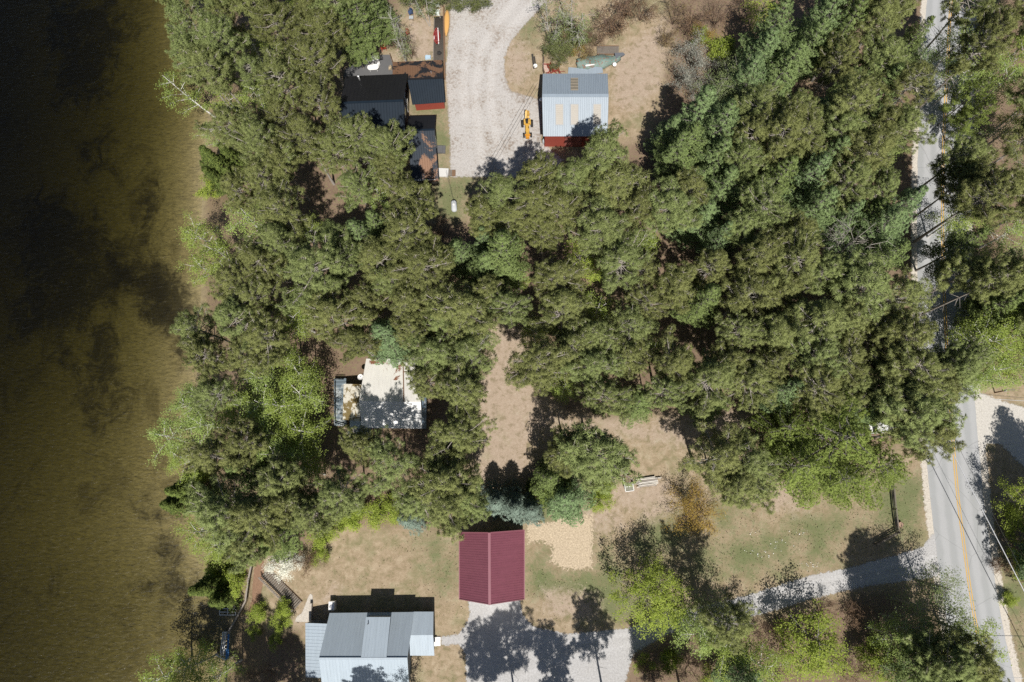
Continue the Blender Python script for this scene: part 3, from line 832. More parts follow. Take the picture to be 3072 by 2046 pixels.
for i in range(12):
    p, q = G(1003, 1140 + i * 12, .7), G(1040, 1140 + i * 12, .7); mb.bar(p, q, .52, .05)
part(mb, 'deck_boards', M_BLUE_SHADE, dk)
mb = MB()
for i in range(14):
    p, q = G(1046 + i * 5, 1284, .6), G(1046 + i * 5, 1318, .6); mb.bar(p, q, .22, .05)
part(mb, 'step_boards', M_BLUE_SHADE, dk)
mb = MB()
for a, c in (((1003, 1140), (1003, 1272)), ((1003, 1272), (1046, 1285)), ((1003, 1140), (1030, 1140))):
    for z in (1.15, 1.6): mb.bar(G(*a, z), G(*c, z), .08)
    for i in range(8):
        p = lerp(G(*a, 0.7), G(*c, 0.7), i / 7); mb.bar(p - [0, 0, .7], p + [0, 0, .95], .06)
part(mb, 'deck_railing', M_BLUE_SHADE, dk)

# ---- maroon garage
ga = thing('maroon_garage', 'detached garage with maroon ribbed metal gable roof above a gravel apron', 'garage', G(1475, 1700, 0))
A0, A1 = G(1378, 1597, 2.9), G(1378, 1797, 2.9); R0, R1 = G(1468, 1598, 7.0), G(1469, 1813, 7.0); B0, B1 = G(1573, 1590, 2.9), G(1573, 1797, 2.9)
w, pe, qe = gable_walls(A0, A1, R0, R1, B0, B1, .35, .3)
part(w, 'wall', M_CREAM, ga)
mb = MB(); roof_slab(mb, A0, A1, R1, R0, .1, .30, .022, .07); part(mb, 'roof', M_MAROON, ga)['label'] = 'maroon roof slope on the lake side'
mb = MB(); roof_slab(mb, B0, B1, R1, R0, .1, .30, .022, .07); part(mb, 'roof', M_MAROON, ga)['label'] = 'maroon roof slope on the straw patch side'
mb = MB(); mb.bar(R0 + [0, 0, .06], R1 + [0, 0, .06], .34, .08); part(mb, 'ridge_cap', M_MAROON_TRIM, ga)
mb = MB()
for a, c in ((A0, R0), (B0, R0), (A1, R1), (B1, R1), (A0, A1), (B0, B1)): mb.bar(a + [0, 0, .01], c + [0, 0, .01], .12, .10)
part(mb, 'edge_trim', M_MAROON_TRIM, ga)
mb = MB(); wall_rect(mb, qe[0], qe[4], .14, .86, 0.03, 2.3, (0, -1), .05); part(mb, 'garage_door', M_WPAINT, ga)

# ---- grey lake house
hs = thing('grey_lake_house', 'large house with pale grey standing seam roof, dormer and porch wings', 'house', G(1110, 1960, 0))
A0, A1 = G(989, 1839, 2.85), G(1241, 1836, 2.85); R0, R1 = G(957, 1976, 6.1), G(1222, 1976, 6.1)
B0, B1 = 2 * R0 - A0, 2 * R1 - A1; B0[2] = B1[2] = 2.85
w, pe, qe = gable_walls(A0, A1, R0, R1, B0, B1, .5, .5)
part(w, 'wall', M_GREYWALL, hs)
mb = MB(); roof_slab(mb, A0, A1, R1, R0, .12, .42, .02, .03); part(mb, 'roof', M_HOUSE, hs)['label'] = 'smooth roof slope with the dormer'
mb = MB(); roof_slab(mb, B0, B1, R1, R0, .12, .42, .02, .03); part(mb, 'roof', M_HOUSE, hs)['label'] = 'bright sunlit main roof slope'
mb = MB(); mb.bar(R0 + [0, 0, .03], R1 + [0, 0, .03], .28, .05); part(mb, 'ridge_cap', M_HOUSE, hs)
D0, D1, E0, E1 = G(1098, 1851, 4.6), G(1171, 1851, 4.6), G(1083, 1974, 6.13), G(1159, 1974, 6.13)
mb = MB(); roof_slab(mb, D0, D1, E1, E0, .1, .36, .03, .045); dr = part(mb, 'dormer_roof', M_HOUSE, hs)
mb = MB(); f = .18 / np.linalg.norm((D1 - D0)[:2])
ins = lambda p, q, r: lerp(p, q, f) + (r - p) * .02
d0, d1 = ins(D0, D1, E0), ins(D1, D0, E1)
e0, e1 = lerp(E0, E1, f), lerp(E1, E0, f)
mb.add([(d0[0], d0[1], 2.9), (d1[0], d1[1], 2.9), tuple(d1 - [0, 0, .11]), tuple(d0 - [0, 0, .11]), (e0[0], e0[1], 2.9), (e1[0], e1[1], 2.9), tuple(e1 - [0, 0, .11]), tuple(e0 - [0, 0, .11])],
       [(0, 1, 2, 3), (5, 4, 7, 6), (4, 0, 3, 7), (1, 5, 6, 2)])
part(mb, 'dormer_wall', M_GREYWALL, hs)
q = on_slope(D0, D1, E1, E0, .13, .16); mb = MB(); mb.tube([q, q + [0, 0, .45]], .06, 8); part(mb, 'vent_pipe', M_DARK, hs)
W0, W1, W2, W3 = G(916, 1869, 2.5), G(917, 2031, 2.5), G(996, 2036, 3.5), G(996, 1872, 3.5)
mb = MB(); roof_slab(mb, W0, W1, W2, W3, .1, .40, .03, .045); part(mb, 'porch_roof', M_HOUSE, hs)['label'] = 'lakeside porch roof with seams across'
for i in range(4):
    mb = MB(); q = lerp(W0, W1, (i + .05) / 3.1) + [.2, 0, 0]; mb.bar((q[0], q[1], gz(q[0], q[1])), (q[0], q[1], 2.42), .16); part(mb, 'porch_post', M_WPAINT, hs)
mb = MB(); c = [lerp(W0, W3, .05), lerp(W1, W2, .05), W2, W3]; mb.hexa([(q[0], q[1], -1.2) for q in c], [(q[0], q[1], .25) for q in c]); part(mb, 'porch_floor', M_BOARD, hs)
A0, A1 = G(1236, 1835, 2.4), G(1300, 1835, 2.4); R0, R1 = G(1222, 1906, 3.6), G(1299, 1905, 3.6); B0, B1 = G(1230, 1967, 2.4), G(1303, 1967, 2.4)
w, pe, qe = gable_walls(A0, A1, R0, R1, B0, B1, .35, .3)
part(w, 'wing_wall', M_GREYWALL, hs)
mb = MB(); roof_slab(mb, A0, A1, R1, R0, .1, .36, .02, .035); part(mb, 'wing_roof', M_HOUSE, hs)
mb = MB(); roof_slab(mb, B0, B1, R1, R0, .1, .36, .02, .035); part(mb, 'wing_roof', M_HOUSE, hs)
st = thing('entry_steps', 'white slab entry steps between the grey house and the gravel drive', 'steps', G(1312, 1923, 0))
for px0, px1, z in ((1303, 1311, .36), (1311, 1322, .18)):
    mb = MB(); c = [G2(px0, 1910), G2(px1, 1910), G2(px1, 1937), G2(px0, 1937)]; mb.hexa([(x, y, 0) for x, y in c], [(x, y, z) for x, y in c]); part(mb, 'step', M_WPAINT, st)
hc = thing('white_cabinet', 'white heat pump cabinet standing at the shaded corner of the grey house', 'cabinet', G(1001, 1814, 0))
mb = MB(); mb.box((0, 0, .55), (.8, 1.15, 1.1), 0.02); mb.build('casing', M_WPAINT, hc)
mb = MB(); mb.lathe((0, -.1, 1.1), [(.3, 0), (.3, .03), (.1, .05)], 16); mb.build('fan_cover', M_SILVER, hc)
rw = thing('retaining_wall', 'short pale block retaining wall beside the grey lake house', 'wall', G(934, 1840, 0))
mb = MB()
for i in range(7):
    p, q = lerp(G(936, 1808, 0), G(933, 1866, 0), i / 7), lerp(G(936, 1808, 0), G(933, 1866, 0), (i + .97) / 7)
    mb.bar(p + [0, 0, .25], q + [0, 0, .25], .34, .9)
part(mb, 'blocks', M_CONCB, rw)

# ---- decks, tables, yard clutter on the lake side of the gravel
pd = thing('grey_deck', 'flat charcoal grey deck with white tables beside the black house', 'deck', G(1115, 200, 0))
mb = MB(); pl = [G2(*p, .5) for p in ((1030, 232), (1036, 206), (1075, 184), (1110, 164), (1170, 164), (1178, 190), (1180, 230))][::-1]
mb.hexa([(x, y, 0.02) for x, y in pl], [(x, y, .5) for x, y in pl]); part(mb, 'platform', M_DECK, pd)
mb = MB(); mb.bar(G(1170, 164, .85), G(1178, 188, .85), .08, .1)
for f in (0, .5, 1):
    q = lerp(G(1170, 164, .5), G(1178, 188, .5), f); mb.bar(q, q + [0, 0, .4], .08)
part(mb, 'bench_rail', M_BROWNWOOD, pd)
def oval_table(px, py, rz, label):
    t = thing('oval_patio_table', label, 'table', G(px, py, .5), rz, 'white tables on the grey deck')
    mb = MB(); ring = [(math.copysign(.42, math.cos(a)) + .52 * math.cos(a), .52 * math.sin(a)) for a in [2 * math.pi * (i + .5) / 28 for i in range(28)]]
    mb.hexa([(x, y, .68) for x, y in ring], [(x, y, .74) for x, y in ring]); mb.build('table_top', M_WPAINT, t)
    for sx in (-1, 1):
        for sy in (-1, 1):
            mb = MB(); mb.tube([(sx * .6, sy * .3, 0), (sx * .55, sy * .28, .69)], .04, 6); mb.build('leg', M_WPAINT, t)
    return t
oval_table(1122, 209, .06, 'bare white oval patio table on the grey deck beside the black roof')
oval_table(1117, 184, .1, 'white oval patio table with rounded chairs pushed in, on the grey deck')
def garden_chair(px, py, rz, m, label, name='garden_chair', z=0.5, group=None, sc=1.0):
    t = thing(name, label, 'chair', G(px, py, z), rz, group)
    t.scale = (sc,) * 3
    mb = MB(); mb.box((0, 0, .42), (.52, .5, .05)); mb.build('seat', m, t)
    mb = MB(); pts = [(.27 * math.sin(a), -.05 - .25 * math.cos(a)) for a in [math.pi * (-.55 + 1.1 * i / 8) for i in range(9)]]
    for i in range(8):
        (x0, y0), (x1, y1) = pts[i], pts[i + 1]; mb.bar((x0, y0, .64), (x1, y1, .64), .04, .42)
    mb.build('backrest', m, t)
    for sx in (-1, 1):
        for sy in (-1, 1):
            mb = MB(); mb.bar((sx * .22, sy * .2, 0), (sx * .22, sy * .2, .42), .045); mb.build('leg', m, t)
    for sx in (-1, 1):
        mb = MB(); mb.bar((sx * .27, -.2, .62), (sx * .27, .22, .6), .05, .03); mb.build('armrest', m, t)
    return t
garden_chair(1132, 181, 1.7, M_WPAINT, 'white plastic chair at the table end by the trees', group='white chairs on the grey deck')
garden_chair(1120, 197, 0, plain('grey_plastic', (.35, .34, .34)), 'grey chair wedged between the two white oval tables')
garden_chair(1137, 197, 1.2, M_WPAINT, 'white chair turned from the bare oval table', group='white chairs on the grey deck')
garden_chair(1172, 209, 1.57, plain('pale_pine', (.45, .36, .24)), 'pale wooden chair on the grey deck beside the needle-strewn roof')
M_REDP = plain('red_paint', (.40, .06, .035), .6, .3, .2, 4)
garden_chair(1152, 148, .3, M_REDP, 'red wooden lounge chair on the sand above the grey deck', z=0, sc=1.6)
garden_chair(1223, 104, 2.4, plain('dull_red', (.25, .07, .05)), 'dull red chair in the brush beside the sandy strip', z=0, sc=1.3)
garden_chair(1233, 44, 2.0, plain('navy_canvas', (.05, .08, .16)), 'navy canvas chair under bare branches by the sandy strip', z=0, sc=1.4)
tb = thing('side_table', 'small pale grey table just below the navy chair', 'table', G(1235, 58, 0))
mb = MB(); mb.box((0, 0, .5), (.7, .6, .05)); mb.build('table_top', plain('pale_grey', (.4, .43, .45)), tb)
for sx in (-1, 1):
    for sy in (-1, 1):
        mb = MB(); mb.bar((sx * .28, sy * .24, 0), (sx * .28, sy * .24, .48), .05); mb.build('leg', M_DARK, tb)
bw = thing('boardwalk', 'grey plank boardwalk along the gravel yard carrying the red boat', 'boardwalk', G(1318, 110, 0))
mb = MB()
for i in range(11):
    f = i / 10
    mb.bar(G(1304 + 26 * f, 48, .35), G(1301 + 32 * f, 182, .35), .26, .08)
part(mb, 'planks', M_OLDWOOD, bw)
mb = MB()
for y in (55, 90, 130, 172): mb.bar(G(1303, y, .2), G(1332, y, .2), .15, .28)
part(mb, 'joist', M_BROWNWOOD, bw)
wl = thing('timber_edging', 'dark timber edging wall between the boardwalk and the gravel yard', 'wall', G(1334, 130, 0))
mb = MB(); mb.bar(G(1331, 20, .3), G(1334, 180, .3), .22, .6); mb.bar(G(1334, 180, .3), G(1334, 236, .3), .22, .6); part(mb, 'sleepers', M_BROWNWOOD, wl)
def hull(t, L, W, Hh, m, deckm, flip=False, name='hull'):
    """a double-ended hull, upturned if flip"""
    mb = MB(); ns, nr = 17, 9
    vs, fs = [], []
    for i in range(ns):
        s = -1 + 2 * i / (ns - 1)
        wd = W / 2 * (1 - abs(s) ** 2.4) + .015
        sh = .12 * s * s
        for k in range(nr):
            a = math.pi * k / (nr - 1)
            x = wd * math.cos(a)
            z = -Hh * (math.sin(a) ** .7) * (1 - .35 * abs(s) ** 4)
            z += sh
            vs.append((x, s * L / 2, (Hh * .1 - z) if flip else (Hh + z)))
    for i in range(ns - 1):
        for k in range(nr - 1):
            fs.append((i * nr + k, i * nr + k + 1, (i + 1) * nr + k + 1, (i + 1) * nr + k))
    mb.add(vs, fs)
    o = mb.build(name, m, t, True)
    s = o.modifiers.new('thickness', 'SOLIDIFY'); s.thickness = .03
    mb = MB()
    for sd in (-1, 1):
        pts = []
        for i in range(ns):
            q = -1 + 2 * i / (ns - 1)
            pts.append((sd * (W / 2 * (1 - abs(q) ** 2.4) + .02), q * L / 2, (Hh * .1 - .12 * q * q + .0) if flip else (Hh + .12 * q * q)))
        mb.tube(pts, .03, 5)
    mb.build('gunwale', deckm, t)
M_ORANGE = plain('tan_orange_hull', (.66, .38, .13), .35, .45, .06)
cn = thing('upturned_canoe', 'orange canoe lying upturned at the edge of the gravel yard', 'canoe', G(1340, 68, 0.12), -0.02)
hull(cn, 5.1, .92, .36, M_ORANGE, plain('canoe_gunwale', (.30, .16, .06)), True)
mb = MB(); mb.tube([(0, -2.5, .32), (0, 0, .41), (0, 2.5, .32)], .025, 5); mb.build('keel', M_ORANGE, cn)
rb = thing('red_rowboat', 'dark red rowboat with white stripe lying on the boardwalk', 'boat', G(1311, 113, .40), 0.05)
hull(rb, 3.0, 1.05, .38, plain('dark_red_hull', (.20, .03, .03), .45, .4), M_REDP, False)
mb = MB()
for y in (-.8, .1, .9): mb.box((0, y, .28), (.8, .24, .04))
mb.build('thwart', plain('red_thwart', (.24, .05, .045)), rb)
mb = MB(); mb.bar((.30, -1.5, .42), (.24, 1.5, .46), .12, .03); mb.build('paddle', M_WPAINT, rb)
fd = thing('boat_fender', 'white cylindrical fender against the side of the red rowboat', 'fender', G(1302, 114, .5))
mb = MB(); mb.tube([(0, -.38, .1), (0, -.3, .1), (0, .3, .1), (0, .38, .1)], [.04, .11, .11, .04], 10); mb.build('body', M_WPAINT, fd, True)
def cart(px, py, label):
    t = thing('utility_cart', label, 'cart', G(px, py, .4))
    mb = MB(); mb.box((0, 0, .35), (.95, .9, .06)); mb.build('bed', plain('cart_wood', (.45, .30, .16)), t)
    mb = MB(); mb.box((.08, 0, .62), (.72, .82, .46), 0, .88); mb.build('cooler', plain('mint_white', (.68, .75, .72), .4, .4), t)
    mb = MB()
    for a, c in (((-.5, -.5), (.5, -.5)), ((-.5, .5), (.5, .5)), ((-.5, -.5), (-.5, .5))): mb.bar((a[0], a[1], .75), (c[0], c[1], .75), .05)
    for sx in (-.5, .5):
        for sy in (-.5, .5): mb.bar((sx, sy, 0), (sx, sy, .76), .05)
    mb.build('frame', M_WPAINT, t)
cart(1312, 46, 'white framed cart with mint cooler standing lower on the boardwalk')
cart(1312, 19, 'white framed cart with mint cooler at the boardwalk end under leaves')
gr = thing('kettle_grill', 'round dark kettle grill at the boardwalk end by the roof', 'grill', G(1319, 167, 0))
mb = MB(); mb.lathe((0, 0, .7), [(.08, -.25), (.3, -.12), (.36, .02), (.30, .18), (.1, .26)], 16); mb.build('kettle', M_DARK, gr, True)
for a in (0, 2.1, 4.2):
    mb = MB(); mb.tube([(.3 * math.cos(a), .3 * math.sin(a), 0), (.12 * math.cos(a), .12 * math.sin(a), .5)], .025, 5); mb.build('leg', M_SILVER, gr)
tp = thing('folded_tarp', 'pale blue folded tarp on the sand above the needle-strewn roof', 'tarp', G(1284, 173, 0))
mb = MB(); mb.box((0, 0, .12), (1.0, .7, .24), .1, .85); mb.box((.05, .02, .27), (.8, .5, .06), -.2); mb.build('folds', plain('pale_blue_tarp', (.42, .55, .66)), tp)
ps = thing('porch_step', 'dark grey porch step on the door side of the slate wing', 'step', G(1324, 450, 0))
mb = MB(); mb.box((0, 0, .12), (1.35, 1.3, .24)); mb.box((-.2, 0, .3), (.9, 1.2, .14)); mb.build('tread', M_DECK, ps)
wb_ = thing('wellhead_slab', 'white slab with grey stains at the corner of the slate wing', 'slab', G(1329, 519, 0))
mb = MB(); mb.box((0, 0, .14), (1.8, 1.45, .28), -.06, .97); mb.build('slab', plain('stained_white', (.58, .57, .55), .8, .2, .08, 2, dirt=(.3, .3, .28), dirt_amt=.4), wb_)
bx = thing('wooden_hatch', 'flat brown wooden hatch between white slab and gravel yard', 'hatch', G(1356, 520, 0))
mb = MB(); mb.box((-.3, 0, .1), (.56, 1.0, .2)); mb.build('lid', M_OLDWOOD, bx)
mb = MB(); mb.box((.3, 0, .1), (.56, 1.0, .2)); mb.build('lid', M_BROWNWOOD, bx)
pt = thing('propane_tank', 'white rounded propane tank standing alone on the small lawn', 'tank', G(1363, 622, 0.25), 0.08)
mb = MB(); mb.tube([(0, -.95, .45), (0, -.88, .45), (0, -.65, .45), (0, .65, .45), (0, .88, .45), (0, .95, .45)], [.08, .3, .45, .45, .3, .08], 16); mb.build('shell', plain('chalky_tank_paint', (.52, .55, .57)), pt, True)
mb = MB(); mb.lathe((0, .1, .86), [(.16, 0), (.16, .14), (.08, .18)], 10); mb.build('dome_lid', M_WPAINT, pt)
for y in (-.5, .5):
    mb = MB(); mb.box((0, y, -.1), (.7, .16, .36)); mb.build('foot', M_CONCB, pt)

# ---- yellow loader tractor
M_YEL = plain('construction_yellow', (.60, .36, .07), .5, .4, .14, 5.0)
tr_ = thing('yellow_tractor', 'old yellow tractor with folded digging arm parked on the gravel by the barn', 'tractor', G(1582, 385, 0), 0.03)
tr_.scale = (.92,) * 3
mb = MB(); mb.box((0, -.75, 1.0), (.62, 1.5, .5), 0, .85); mb.box((0, -.15, .7), (.7, 2.2, .3)); mb.build('hood', M_YEL, tr_)
mb = MB(); mb.box((.05, .45, .95), (1.15, .35, .5)); mb.box((0, .85, .85), (1.2, .7, .22)); mb.box((-.48, .6, 1.1), (.2, 1.0, .35)); mb.box((.5, .6, 1.1), (.2, 1.0, .35)); mb.build('operator_platform', M_YEL, tr_)
mb = MB(); mb.box((-.05, .72, 1.12), (.5, .45, .12)); mb.box((-.05, .95, 1.35), (.5, .1, .4)); mb.build('seat', M_DARK, tr_)
mb = MB(); mb.tube([(-.05, .28, 1.1), (-.05, .34, 1.35)], .03, 5); mb.lathe((-.05, .36, 1.36), [(.2, 0), (.22, .02), (.2, .04)], 12); mb.build('steering_wheel', M_DARK, tr_)
def wheel(x, y, r, w_):
    mb = MB(); mb.lathe((x, y, r), [(r * .62, -w_ / 2), (r * .94, -w_ / 2), (r, -w_ / 4), (r, w_ / 4), (r * .94, w_ / 2), (r * .62, w_ / 2)], 20, 'x'); o = mb.build('wheel', M_DARK, tr_)
    mb = MB(); mb.lathe((x, y, r), [(r * .2, -w_ / 2 - .02), (r * .6, -w_ / 4), (r * .6, w_ / 4), (r * .2, w_ / 2 + .02)], 14, 'x'); mb.build('rim', M_YEL, o)
for s in (-1, 1): wheel(s * .82, .55, .62, .4); wheel(s * .62, -1.55, .42, .3)
mb = MB(); mb.box((0, -1.55, .5), (1.0, .25, .2)); mb.box((0, -2.05, .62), (.62, .4, .5)); mb.build('front_weight', plain('deep_yellow', (.62, .27, .03)), tr_)
mb = MB(); mb.box((0, -1.3, .78), (.72, .3, .34)); mb.tube([(.2, -.7, 1.2), (.2, -.7, 1.75)], .05, 6); mb.build('engine', M_DARK, tr_)
mb = MB(); mb.bar((-.22, 1.15, 1.0), (-.15, 2.35, 1.75), .28, .3); mb.bar((-.12, 2.35, 1.8), (.02, 2.5, 1.3), .24, .3); mb.build('boom', M_YEL, tr_)
mb = MB(); mb.bar((.22, 1.2, 1.25), (.18, 2.3, 1.55), .36, .26); mb.box((.2, 2.0, 1.5), (.5, .8, .3)); mb.build('digging_arm', M_YEL, tr_)
mb = MB()
for i in range(4): mb.box((.22, 1.45 + i * .25, 1.72), (.4, .05, .05))
mb.build('hydraulic_line', M_BROWNWOOD, tr_)
mb = MB(); mb.hexa([(-.3, 2.2, .4), (.3, 2.2, .4), (.3, 2.75, .5), (-.3, 2.75, .5)], [(-.3, 2.15, .9), (.3, 2.15, .9), (.22, 2.45, 1.3), (-.22, 2.45, 1.3)]); mb.build('bucket', M_YEL, tr_)
cy = thing('gas_cylinder', 'short pale gas cylinder beside the barn corner', 'cylinder', G(1633, 428, 0))
mb = MB(); mb.lathe((0, 0, 0), [(.3, 0), (.34, .1), (.34, .8), (.2, 1.05), (.08, 1.1)], 16); mb.build('body', plain('pale_grey_paint', (.5, .54, .56)), cy, True)
mb = MB(); mb.lathe((0, 0, 1.1), [(.12, 0), (.12, .14)], 10); mb.build('valve_collar', M_DARK, cy)
# ================================================================ OTHER THINGS
# ---- behind the barn
fw = thing('board_fence', 'dark board fence running from the barn corner to the brush', 'fence', G(1631, 182, 0))
mb = MB(); p, q = G(1631, 146, 0), G(1630, 224, 0)
for i in range(16):
    a, c = lerp(p, q, i / 16), lerp(p, q, (i + .9) / 16); mb.bar(a + [0, 0, .6], c + [0, 0, .6], .05, 1.2)
part(mb, 'boards', M_OLDWOOD, fw)
for f in (0, .5, 1):
    mb = MB(); c = lerp(p, q, f) + [.08, 0, 0]; mb.bar(c, c + [0, 0, 1.3], .12); part(mb, 'post', M_BROWNWOOD, fw)
bt = thing('tarped_boat', 'boat hull under a sagging teal tarp behind the barn', 'boat', G(1795, 186, 0), 0.03)
m, n, l, b = mat('teal_tarp', .55, .35)
v = objvec(n); f = noise(n, l, 1.1, 6, .65, v, .6); g2 = noise(n, l, 3.0, 5, .6, v)
c = mixc(n, l, f, (.075, .125, .105), (.17, .235, .21)); c = mixc(n, l, ramp(n, l, g2, .54, .60), c, (.17, .085, .06)); l.new(c, b.inputs['Base Color']); bump(n, l, b, f, .6, .2)
rr = random.Random(4)
mb = MB(); ns, nr = 26, 13; vs, fs = [], []
for i in range(ns):
    s = -1 + 2 * i / (ns - 1)
    wd = 1.25 * (1 - max(0, s) ** 2.2 * .95) * (1 - max(0, -s) ** 6 * .3) + .05
    for k in range(nr):
        a = -1 + 2 * k / (nr - 1)
        z = .75 * (1 - abs(a) ** 2.2) + .08 + .16 * math.sin(7 * s + 3 * a) * (1 - abs(a)) + rr.uniform(-.05, .05)
        vs.append((s * 3.6 + .1 * math.sin(5 * a), a * wd * (1 + .12 * math.sin(9 * s)) + .25 * s, max(.05, z)))
for i in range(ns - 1):
    for k in range(nr - 1): fs.append((i * nr + k, (i + 1) * nr + k, (i + 1) * nr + k + 1, i * nr + k + 1))
mb.add(vs, fs); o = mb.build('tarp', m, bt, True); o.modifiers.new('thickness', 'SOLIDIFY').thickness = .02
mb = MB(); mb.hexa([(2.9, .1, .1), (4.1, .55, .5), (3.9, .8, .5), (2.7, .8, .1)], [(2.8, .0, .8), (4.3, .55, .9), (4.0, .95, .9), (2.6, 1.0, .8)]); mb.build('bow', plain('grey_hull', (.13, .14, .16)), bt)
wp = thing('white_pipe', 'bent white pipe lying across the teal tarp', 'pipe', G(1770, 196, .95), 0.06)
mb = MB(); mb.tube([(-.75, -.05, .0), (-.6, 0, .03), (0, .04, .03), (.75, .12, .0)], [.17, .16, .11, .10], 8); mb.build('tube', M_WPAINT, wp, True)
pl = thing('plank_platform', 'low platform of dark weathered planks above the teal tarp', 'platform', G(1824, 150, 0))
mb = MB()
for i in range(20):
    f = i / 19; mb.bar(G(1793 + 62 * f, 139, .35), G(1793 + 62 * f, 162, .35), .155, .05)
part(mb, 'planks', M_OLDWOOD, pl)
mb = MB(); mb.bar(G(1792, 162.5, .3), G(1857, 162.5, .3), .12, .16); mb.bar(G(1792, 138, .3), G(1857, 138, .3), .12, .16); part(mb, 'rail', M_BROWNWOOD, pl)
sp = thing('rusty_machinery', 'heap of red rusty farm machinery against the barn', 'machinery', G(1659, 207, 0))
rr = random.Random(9)
mb = MB()
for i in range(26):
    x, y = rr.uniform(-1.0, 1.1), rr.uniform(-1.0, .9); a = rr.uniform(0, 3.1); L = rr.uniform(.3, .9)
    mb.bar((x - math.cos(a) * L, y - math.sin(a) * L, rr.uniform(.1, .9)), (x + math.cos(a) * L, y + math.sin(a) * L, rr.uniform(.1, .9)), rr.uniform(.05, .16))
mb.build('frame', plain('rust_red', (.26, .045, .035), .8, .2, .3, 4), sp)
for x, y in ((-.4, -.3), (.6, .2)):
    mb = MB(); mb.lathe((x, y, .4), [(.1, -.1), (.4, -.08), (.4, .08), (.1, .1)], 14, 'x'); mb.build('wheel', M_DARK, sp)
mb = MB(); mb.box((-1.25, -.1, .55), (.6, 1.7, .06), .25); mb.build('panel', plain('pinkish_board', (.50, .36, .30), .8, .2, .15), sp)
def bucket(px, py, label, m=None, z=0.0):
    t = thing('bucket', label, 'bucket', G(px, py, z)); mb = MB(); mb.lathe((0, 0, 0), [(.26, 0), (.32, .5), (.34, .55), (.30, .55), (.27, .1)], 14); mb.build('body', m or M_WPAINT, t, True)
    mb = MB(); mb.tube([(.32 * math.cos(a), .32 * math.sin(a), .5 + .12 * math.sin(a)) for a in [math.pi * i / 8 for i in range(9)]], .015, 4); mb.build('handle', M_SILVER, t)
bucket(1640, 216, 'white bucket by the red machinery at the board fence')
bucket(1843, 199, 'white bucket on the red soil past the teal tarp')
bucket(1606, 203, 'white bucket at the end of the dark beam by the gravel yard')
bm_ = thing('timber_beam', 'dark squared timber beam lying in the dry grass before the board fence', 'timber', G(1602, 185, .15))
mb = MB(); mb.bar(G(1597, 163, .15), G(1602, 205, .15), .28, .3); mb.bar(G(1603, 170, .12), G(1607, 198, .12), .2, .24); part(mb, 'beam', plain('black_timber', (.05, .045, .04)), bm_)
gp = thing('roofing_sheets', 'loose blue-grey roofing sheets stacked behind the barn roof edge', 'sheets', G(1775, 214, 0))
mb = MB()
for i, (x, y) in enumerate(((1720, 216), (1752, 219), (1786, 212))): mb.box((G(x, y)[0], G(x, y)[1], .15 + .05 * i), (1.7 + .3 * i, 1.4, .05), .1 * (i - 1))
part(mb, 'sheets', M_BARN, gp)

# ---- split-rail fence, stump, lumber, small trailer, car, sign post
fp = [(2670, 1452), (2677, 1527), (2686, 1597), (2621, 1631)]
sf = thing('rail_fence', 'weathered split-rail fence turning a corner on the lawn by the road', 'fence', G(2677, 1527, 0))
P3 = [G(*q) for q in fp]
for q in P3:
    mb = MB(); mb.tube([q, q + [0, 0, 1.25]], .09, 7); part(mb, 'post', M_OLDWOOD, sf)
for i in range(3):
    for z in (.35, .72, 1.1):
        mb = MB(); a, c = P3[i], P3[i + 1]; d = (c - a) / np.linalg.norm(c - a) * .12
        mb.tube([a - d + [0, 0, z + .03], lerp(a, c, .5) + [0, 0, z - .02], c + d + [0, 0, z]], [.06, .09, .06], 6); part(mb, 'rail', M_OLDWOOD, sf)
sm = thing('tree_stump', 'sawn brown stump beside the split-rail fence', 'stump', G(2697, 1573, 0))
mb = MB(); mb.lathe((0, 0, 0), [(.50, 0), (.40, .12), (.37, .5)], 14); mb.build('bark', M_BROWNWOOD, sm)
mb = MB(); mb.lathe((0, 0, .5), [(.35, 0), (.34, .02)], 14); mb.build('sawn_face', plain('cut_wood', (.36, .24, .17)), sm)
rr = random.Random(12)
M_PLANK = [plain('bleached_plank', c_, .85, .15, .12, 3.0) for c_ in ((.62, .58, .52), (.46, .43, .38), (.72, .68, .62), (.36, .32, .28))]
c0 = G(1942, 1446, 0)
for i in range(14):
    t = thing('lumber_plank', None, 'plank', (0, 0, 0))
    L = rr.uniform(2.2, 3.6); yy = -.55 + (i % 7) * .19 + rr.uniform(-.04, .04); lay = i // 7
    a = .13 + rr.uniform(-.035, .035); x = rr.uniform(-.3, .3)
    ca, sa = math.cos(.13), math.sin(.13)
    t.location = (c0[0] + x * ca - yy * sa, c0[1] + x * sa + yy * ca, .30 + .07 * lay); t.rotation_euler = (0, 0, a)
    mb = MB(); mb.box((0, 0, 0), (L, rr.uniform(.10, .17), .05)); o = mb.build('board', M_PLANK[i % 4], t)
    names = ['cream', 'grey', 'white', 'dark grey']; wh = 'upper' if lay else 'lower'
    ords = ['first', 'second', 'third', 'fourth', 'fifth', 'sixth', 'seventh']
    tag(t, f"{names[i % 4]} board in the lumber pile, {wh} layer, {ords[i % 7]} up from the lawn", 'plank', 'boards in the lumber pile')
for k, x in enumerate((-1.1, 0, 1.1)):
    t = thing('lumber_bearer', ['bearer under the lumber pile at the trailer end', 'middle bearer under the lumber pile', 'bearer under the lumber pile at the dark shade end'][k], 'timber', (c0[0] + x * .99, c0[1] + x * .13, .13), .13)
    mb = MB(); mb.box((0, 0, 0), (.12, 1.4, .26)); mb.build('block', M_OLDWOOD, t)
ut = thing('small_trailer', 'small white framed trailer with grey bed at the end of the lumber pile', 'trailer', G(1884, 1452, 0), .13)
mb = MB(); mb.box((0, -.35, .55), (1.15, 1.2, .06)); mb.build('bed', plain('grey_bed', (.25, .25, .2), .8, .2, .2), ut)
mb = MB()
